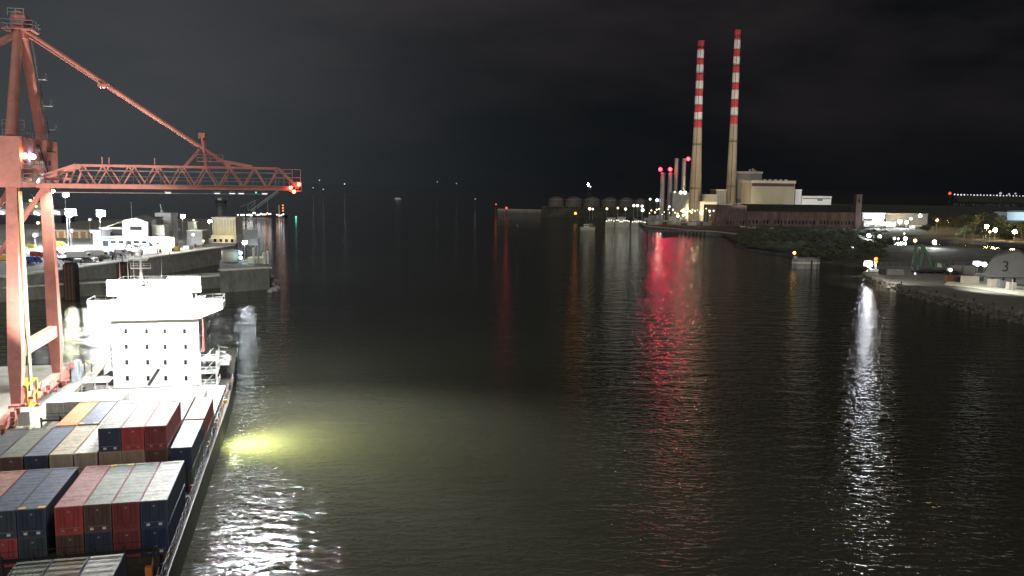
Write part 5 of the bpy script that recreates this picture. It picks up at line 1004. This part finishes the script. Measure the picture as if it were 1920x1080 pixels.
for i, a in enumerate(((1757, 428, 800, 24, 24, 'round tree glowing amber from the lamp inside it', 0), (1779, 432, 790, 26, 26, 'small dark tree right of the amber-lit one', 2), (1796, 432, 760, 24, 32, 'tree with a pale yellow lit left side', 0), (1812, 432, 740, 26, 36, 'tall grey-green tree right of the yellow-lit one', 1),
                       (1828, 438, 720, 30, 40, 'dense tree with a dark lower half left of the star-like lamps', 2), (1845, 434, 760, 28, 42, 'tall tree behind the star-like yellow lamps', 1), (1862, 430, 770, 24, 36, 'tree between the tall one and the domed one', 1), (1878, 438, 730, 30, 38, 'domed tree left of the blue-lit warehouse', 1),
                       (1898, 440, 710, 28, 26, 'low tree under the blue-lit warehouse', 2), (1916, 441, 700, 26, 28, 'low tree at the very right edge', 2), (1838, 446, 680, 22, 20, 'bushy low tree in front of the dense one', 2), (1808, 442, 700, 26, 18, 'low bushy tree before the grey-green one', 2), (1888, 448, 640, 24, 14, 'orange-lit bush under the right-most yellow lamp', 0), (1738, 431, 800, 20, 10, 'low dark bush left of the amber-lit tree', 2))):
    tree(*a[:6], a[6], 100+i)
tag(land('shore_road', [(1700, 449), (1800, 450), (1990, 463), (2200, 480), (2200, 473), (1990, 457), (1800, 445.5), (1700, 445)], 2.35, M_asph), kind='structure')
for px, D_, q_ in ((1792, 690, (1800, 425, 755)), (1855, 640, (1850, 420, 745)), (1900, 640, (1895, 425, 715)), (1825, 640, (1828, 425, 715))):  # floodlights added before the trees to brighten their crowns
    P = atd(px, 445, D_); P.z = 7; t = thing('added_tree_light', 'small added floodlight before the grove, %s' % {1792: 'at its left end', 1825: 'second from its left end', 1855: 'by the star-like yellow lamps', 1900: 'at its right end'}[px], 'floodlight', (P.x, P.y, G0), 0, 'added tree floodlights'); MB().cone((0, 0, 0), (0, 0, 4.4), .1, .08, 6).build('pole', M_gal, t); MB().box(-.3, .3, -.15, .15, 4.4, 4.8).build('lamp_head', M_dark, t); spot('flood', P, atd(*q_), 38000, (1, .86, .55), 100, .9, .4, t)
# right quay in the foreground
land('right_quay', [(1622, 511), (1640, 520), (1700, 539), (1780, 558), (1920, 589), (2050, 620), (2050, 520), (1920, 513), (1850, 502), (1790, 497), (1700, 500), (1632, 498)], 3.0, mat('quay_gravel', (.20, .19, .16), .9, 0, .3, .2, .05, (.11, .11, .09)))
land('quay_road', [(1770, 534), (1830, 540), (2040, 576), (2040, 556), (1850, 527), (1780, 524)], 3.05, M_coping)
random.seed(77); b = MB(); k0 = 0
edge = [(1620, 510.5), (1640, 520), (1700, 539), (1780, 558), (1920, 589), (2000, 606)]
for (p, q) in zip(edge, edge[1:]):
    A_, B_ = atz(*p, 3), atz(*q, 3); n_ = int((B_-A_).length/1.6)
    for i in range(n_):
        for row in range(4):
            c = A_.lerp(B_, (i+random.random())/n_)+Vector((random.uniform(-.3, .3), random.uniform(-.5, .5)-row*1.7, -.3-row*.95)); r_ = random.uniform(.6, 1.35)
            v0 = len(b.v); b.ball(c, r_, 6, 4, .75); b.v[v0:] = [tuple(c+(Vector(v)-c)*random.uniform(.7, 1.25)) for v in b.v[v0:]]
b.sm = set()
tag(b.build('rock_armour', mat('armour_rock', (.17, .15, .125), .95, 0, .5, .5, .15, (.07, .07, .05))), kind='stuff')
# green harbour crane
gc = thing('green_quay_crane', 'green slewing crane parked on the rocky right quay', 'crane', (*atz(1735, 512, 3)[:2], 3)); D = gc.location.y
M_green = mat('green_crane_paint', (.075, .14, .085), .6, 0, .3, .5, 0, (.12, .09, .05)); lo = lambda px, py, y=0: (lx(px, D, gc), y, atd(px, py, D).z-3)
MB().bar(lo(1716, 496), lo(1720, 460), .8).bar(lo(1727, 505, -1), lo(1730, 460, -1), 1.1).build('mast', M_green, gc)
MB().bar(lo(1730, 459, -1), lo(1754, 508, -1), 1.0).bar(lo(1732, 462, 1), lo(1757, 508, 1), .7).bar(lo(1718, 462), lo(1732, 459), .7).build('back_leg', M_green, gc)
b = MB()
for k in range(4): b.bar(lo(1717+k*.6, 488-k*8), lo(1728+k*.3, 492-k*8), .25)
b.build('bracing', M_green, gc)
MB().extr([lo(1752, 505, -2), lo(1775, 509, -2), lo(1774, 497, -2), lo(1764, 488, -2), lo(1753, 490, -2)], (0, 0, 0), (0, 4, 0)).build('machinery_house', M_green, gc)
MB().extr([lo(1758, 500, -2.1), lo(1767, 501, -2.1), lo(1765, 494, -2.1), lo(1758, 492, -2.1)], (0, 0, 0), (0, .08, 0)).build('window', M_fas, gc)
MB().box(lo(1716, 0)[0], lo(1778, 0)[0], -2.5, 2.5, .9, 1.8).build('undercarriage', M_dark, gc)
for px in (1722, 1734, 1752, 1768):
    MB().cone((lo(px, 0)[0], -2.7, .8), (lo(px, 0)[0], 2.7, .8), .8, .8, 12).build('wheel', M_rubber, gc)
MB().cone(lo(1722, 505, -2), (lo(1722, 0)[0], -2, 3.4), .9, .7, 10).cone(lo(1713, 503, -1), (lo(1713, 0)[0], -1, 3.0), .6, .5, 8).build('winch', M_green, gc)
# building with the mark 3
gs = thing('gable_shed', 'grey steep-roofed shed with a dark 3 on its end, at the right edge', 'shed', (*atz(1890, 532, 3)[:2], 3)); D = gs.location.y; lo = lambda px, py, y=0: (lx(px, D, gs), y, atd(px, py, D).z-3)
MB().extr([lo(1852, 513), (lo(1852, 0)[0], 0, 0), (lo(1935, 0)[0], 0, 0), lo(1935, 515), lo(1934, 486), lo(1912, 472), lo(1876, 480), lo(1862, 490)], (0, 0, 0), (9.3, 16, 0)).build('wall', mat('shed_render', (.25, .25, .235), .8, 0, .12, .3), gs)
MB().box(lo(1853, 0)[0], lo(1936, 0)[0], -1.2, 0, lo(1880, 519)[2], lo(1880, 516)[2]).build('canopy', M_gal, gs)
for px in (1868, 1889, 1910): MB().box(lo(px-2, 0)[0], lo(px+2, 0)[0], -.08, 0, .2, lo(1880, 521)[2]).build('door', M_black, gs)
cu = bpy.data.curves.new('number_text', 'FONT'); cu.body = '3'; cu.size = 6.2; cu.extrude = .04; cu.align_x = 'CENTER'; tmp = bpy.data.objects.new('tmp', cu); COL.objects.link(tmp)
bpy.context.view_layer.update(); me = bpy.data.meshes.new_from_object(tmp); bpy.data.objects.remove(tmp); me.materials.clear(); me.materials.append(M_dark)
o = bpy.data.objects.new('number_mark', me); COL.objects.link(o); o.parent = gs; o.rotation_euler = (R(90), 0, 0); o.location = Vector(lo(1891, 509))+Vector((0, -.08, 0))
# stacked blocks, containers and clutter on the right quay
random.seed(14)
for i, (x0, x1, y0, y1, m_, nm, lb) in enumerate(((1636, 1651, 505, 508, M_white, 'white_barrier', 'low white barrier under the quay-end floodlight'), (1792, 1812, 498, 511, M_conc, 'block_stack', 'pale stack of concrete blocks, left one near the glaring lamp'), (1813, 1834, 499, 512, M_conc, 'block_stack', 'pale stack of concrete blocks right against the glaring lamp'),
                     (1814, 1843, 518, 530, M_fas, 'skip_container', 'pale ribbed open container on the road side of the right quay'), (1865, 1882, 524, 535, M_fas, 'cargo_bin', 'left pale bin before the shed marked 3'), (1884, 1899, 527, 538, M_gal, 'cargo_bin', 'middle pale bin before the shed marked 3'), (1901, 1914, 530, 541, M_fas, 'cargo_bin', 'right pale bin before the shed marked 3'),
                     (1657, 1668, 504, 513, M_dark, 'dark_hopper', 'dark open box at the seaward end of the right quay'), (1670, 1700, 505, 514, M_concd, 'rubble_bin', 'long dark bin of rubble left of the green crane'), (1783, 1805, 517, 526, M_rust, 'steel_stack', 'rusty steel stack right of the green crane'), (1800, 1812, 520, 527, M_dark, 'dark_generator', 'dark generator box beside the pale ribbed container'))):
    P = atz((x0+x1)/2, y1+2, 3.06); t = thing(nm, lb, nm.replace('_', ' '), (P.x, P.y, 3.0)); a, b_ = lx(x0, P.y, t), lx(x1, P.y, t); Z = atd(x0, y0, P.y).z-3
    b = MB(); b.box(a, b_, 0, 2.4, .12, Z)
    for k in range(9): x = a+(b_-a)*k/8; b.box(x-.08, x+.08, -.1, 0, .12, Z+.05)
    b.build('body', m_, t); MB().box(a+.2, b_-.2, .2, 2.2, 0, .12).build('skid', M_dark, t)
b = MB(); P = atz(1768, 530, 3); ex = thing('wheel_loader', 'small dark vehicle beside the lamp right of the green crane', 'loader', (*atz(1785, 515, 3)[:2], 3)); MB().extr([(-2.6, 0, .7), (2.2, 0, .7), (2.4, 0, 1.7), (.4, 0, 1.9), (.2, 0, 3), (-1.4, 0, 3), (-1.5, 0, 1.8), (-2.6, 0, 1.6)], (0, -1, 0), (0, 1, 0)).build('body', M_dark, ex)
for x in (-1.6, 1.5):
    for y in (-1.1, 1.1): MB().cone((x, y-.2, .7), (x, y+.2, .7), .7, .7, 12).build('wheel', M_rubber, ex)
MB().bar((2.3, 0, 1.2), (3.6, 0, .6), .4).box(3.5, 4.1, -1.2, 1.2, .15, 1).build('bucket', M_rust, ex)
for a in ((1630, 495.5, atz(1632, 507, 3).y, 3, 'glaring white floodlight on the seaward end of the right quay, over the long reflection', glow('quay_end_glow', (.93, .95, 1), 115), 1.35), (1833, 494.5, atz(1833, 513, 3).y, 3, 'glaring white floodlight left of the shed marked 3, left half of the pair', glow('shed_lamp_glow', COOL_L, 14), 1.1), (1846, 496, atz(1846, 514, 3).y, 3, 'glaring white floodlight left of the shed marked 3, right half of the pair', glow('shed_lamp_glow', COOL_L, 14), 1.0),
          (1782.5, 506, atz(1783, 516, 3).y, 3, 'small white lamp right of the green crane', GL_small, .8), (1848, 489.5, 600, 1, 'wide yellow lamp above the pair by the shed marked 3', GL_yel, 1.2)):
    lamp_post(*a, group='lamps on the right quay', head=a[1] != 489.5)
for i, (px, py, D, g_, z_) in enumerate(((1642, 485.5, atz(1643, 508, 3).y, GL_amber, 3), (1863, 466.5, 640, GL_yel, 2), (1863, 473, 620, GL_yel, 1), (1901, 471, 600, GL_faint, 1), (1493, 476, 0, GL_amber, 0), (1716, 513, 0, GL_faint, 3), (1685, 513, 0, GL_faint, 3))):
    if D == 0: D = atz(px, py+(18 if i == 4 else 3), z_).y
    if i == 4: continue
    marker(px, py, D, '%s light %s' % (('amber', 'amber', 'amber', 'faint', '', 'faint', 'faint')[i], ('beside the glaring floodlight at the quay end', 'above another amber one near the far road', 'below another amber one near the far road', 'right of the two amber ones by the road', '', 'low under the green crane', 'low among the rocks left of the green crane')[i]), g_, (.75, .9, .8, .7, 0, .4, .4)[i], group='small lights on the right', base=z_)
q = atz(1642, 508, 3); rl = thing('warning_box', 'red-rimmed amber warning lamp box by the quay-end floodlight', 'warning lamp', (q.x+.2, q.y+.3, 3)); zz = atd(1642, 488, q.y).z-3
MB().cone((0, 0, 0), (0, 0, zz-1.4), .15, .12, 6).build('post', M_white, rl); MB().box(-.7, .7, 0, .5, zz-1.35, zz+1.35).build('housing', mat('red_box_paint', (.5, .04, .03), .5), rl)
for k in (-.7, .7): MB().ball((0, -.05, zz+k), .5, 8, 5).build('lens', GL_amber, rl)
# dolphin with amber light
dp = thing('concrete_dolphin', 'grey concrete mooring dolphin with an amber light off the mudflat', 'mooring dolphin', (*atz(1516, 504, 0)[:2], 0)); D = dp.location.y; a, b_ = lx(1490, D, dp), lx(1542, D, dp); Z = atd(1516, 486, D).z
MB().prism([(a, 1.5), (a+2, -.8), (b_-2.6, -1.5), (b_, 1.2), (b_-1.5, 5.5), (a+1.5, 5.5)], -1, Z).build('block', mat('grey_stained_concrete', (.30, .29, .27), .85, 0, .35, .6, .05, (.13, .12, .1), streak=.4), dp)
MB().prism([(a-.15, 1.4), (a+1.9, -1.0), (b_-2.5, -1.7), (b_+.2, 1.1), (b_-1.4, 5.7), (a+1.4, 5.7)], Z*.55, Z*.7).build('rubbing_strip', M_coping, dp)
b = MB(); b.rail([(a+2, -.6, Z), (b_-2.8, -1.2, Z), (b_-.6, 1.2, Z)], .9, .1, 1.5); b.box(a+.6, a+2.2, .5, 2, Z, Z+1.3); b.build('rail', M_gal, dp)
MB().box(b_-5.4, b_-4.6, -1.6, -1.35, 0, Z*.9).build('ladder', M_dark, dp)
q = Vector(lo(0, 0)); zl = atd(1492.5, 475.5, D).z; xl = lx(1492.5, D, dp); MB().cone((xl+.3, 1.5, Z-.2), (xl+.3, 1.5, zl), .12, .1, 6).build('light_post', M_gal, dp); MB().ball((xl+.3, 1.4, zl+.3), .7, 9, 6).build('amber_light', glow('dolphin_amber_glow', (1, .55, .1), 14), dp)

fp = [atz(x, y, 3.06) for x, y in ((1650, 499.5), (1700, 500.5), (1780, 498), (1848, 503))]
for i in range(3):
    A_, B_ = fp[i], fp[i+1]; t = thing('mesh_fence', 'wire fence along the back of the right quay, %s stretch' % ('seaward', 'middle behind the green crane', 'landward')[i], 'fence', A_); n_ = int((B_-A_).length/3); q = B_-A_
    for k in range(n_+1): m_ = q*k/n_; MB().bar(m_, m_+Vector((0, 0, 2.2)), .12).build('post', M_gal, t)
    b = MB()
    for z in (.3, .8, 1.3, 1.8, 2.15): b.bar(Vector((0, 0, z)), q+Vector((0, 0, z)), .05)
    b.build('wire', M_gal, t)
for i, (px, py) in enumerate(((1660, 525.5), (1690, 534.5), (1722, 543), (1756, 551), (1790, 558.5), (1826, 566), (1862, 574), (1898, 581.5))):
    P = atz(px, py-1.5, 3.06); t = thing('bollard', 'small iron bollard along the rocky edge of the right quay, %s from its seaward end' % ('first', 'second', 'third', 'fourth', 'fifth', 'sixth', 'seventh', 'eighth')[i], 'bollard', (P.x, P.y, 3.0), 0, 'bollards on the right quay')
    MB().cone((0, 0, 0), (0, 0, .7), .28, .22, 8).build('post', M_dark, t); MB().lathe([(.22, .65), (.4, .75), (.36, .95), (.02, 1.0)], 10).build('cap', M_dark, t)
P = atz(1897, 548, 3.06); t = thing('light_column', 'pale thin column on the road side before the shed marked 3', 'column', (P.x, P.y, 3.0)); MB().cone((0, 0, 0), (0, 0, 4.6), .14, .09, 7).build('pole', M_white, t); MB().box(-.3, .3, -.15, .15, 4.6, 4.8).build('lamp_head', M_white, t)
spot('quay_flood', atd(1833, 494, 318)+Vector((0, -1, 2)), atz(1870, 545, 3), 26000, (.97, 1, .93), 130, .8, .3)
spot('quay_flood', atd(1640, 492, 340)+Vector((0, -1, 3)), atz(1680, 525, 3), 26000, (1, .98, .93), 130, .8, .3)

for a_, b_2 in (((1650.5, 414, 858), (1560, 455)), ((1687, 415.5, 868), (1690, 470)), ((1752, 454, 588), (1720, 490))):
    P = atd(*a_)+Vector((0, -3, 2)); spot('bank_flood', P, atz(*b_2, 1), 60000 if a_[2] > 600 else 14000, (.95, 1, .92), 140, .9, .6)
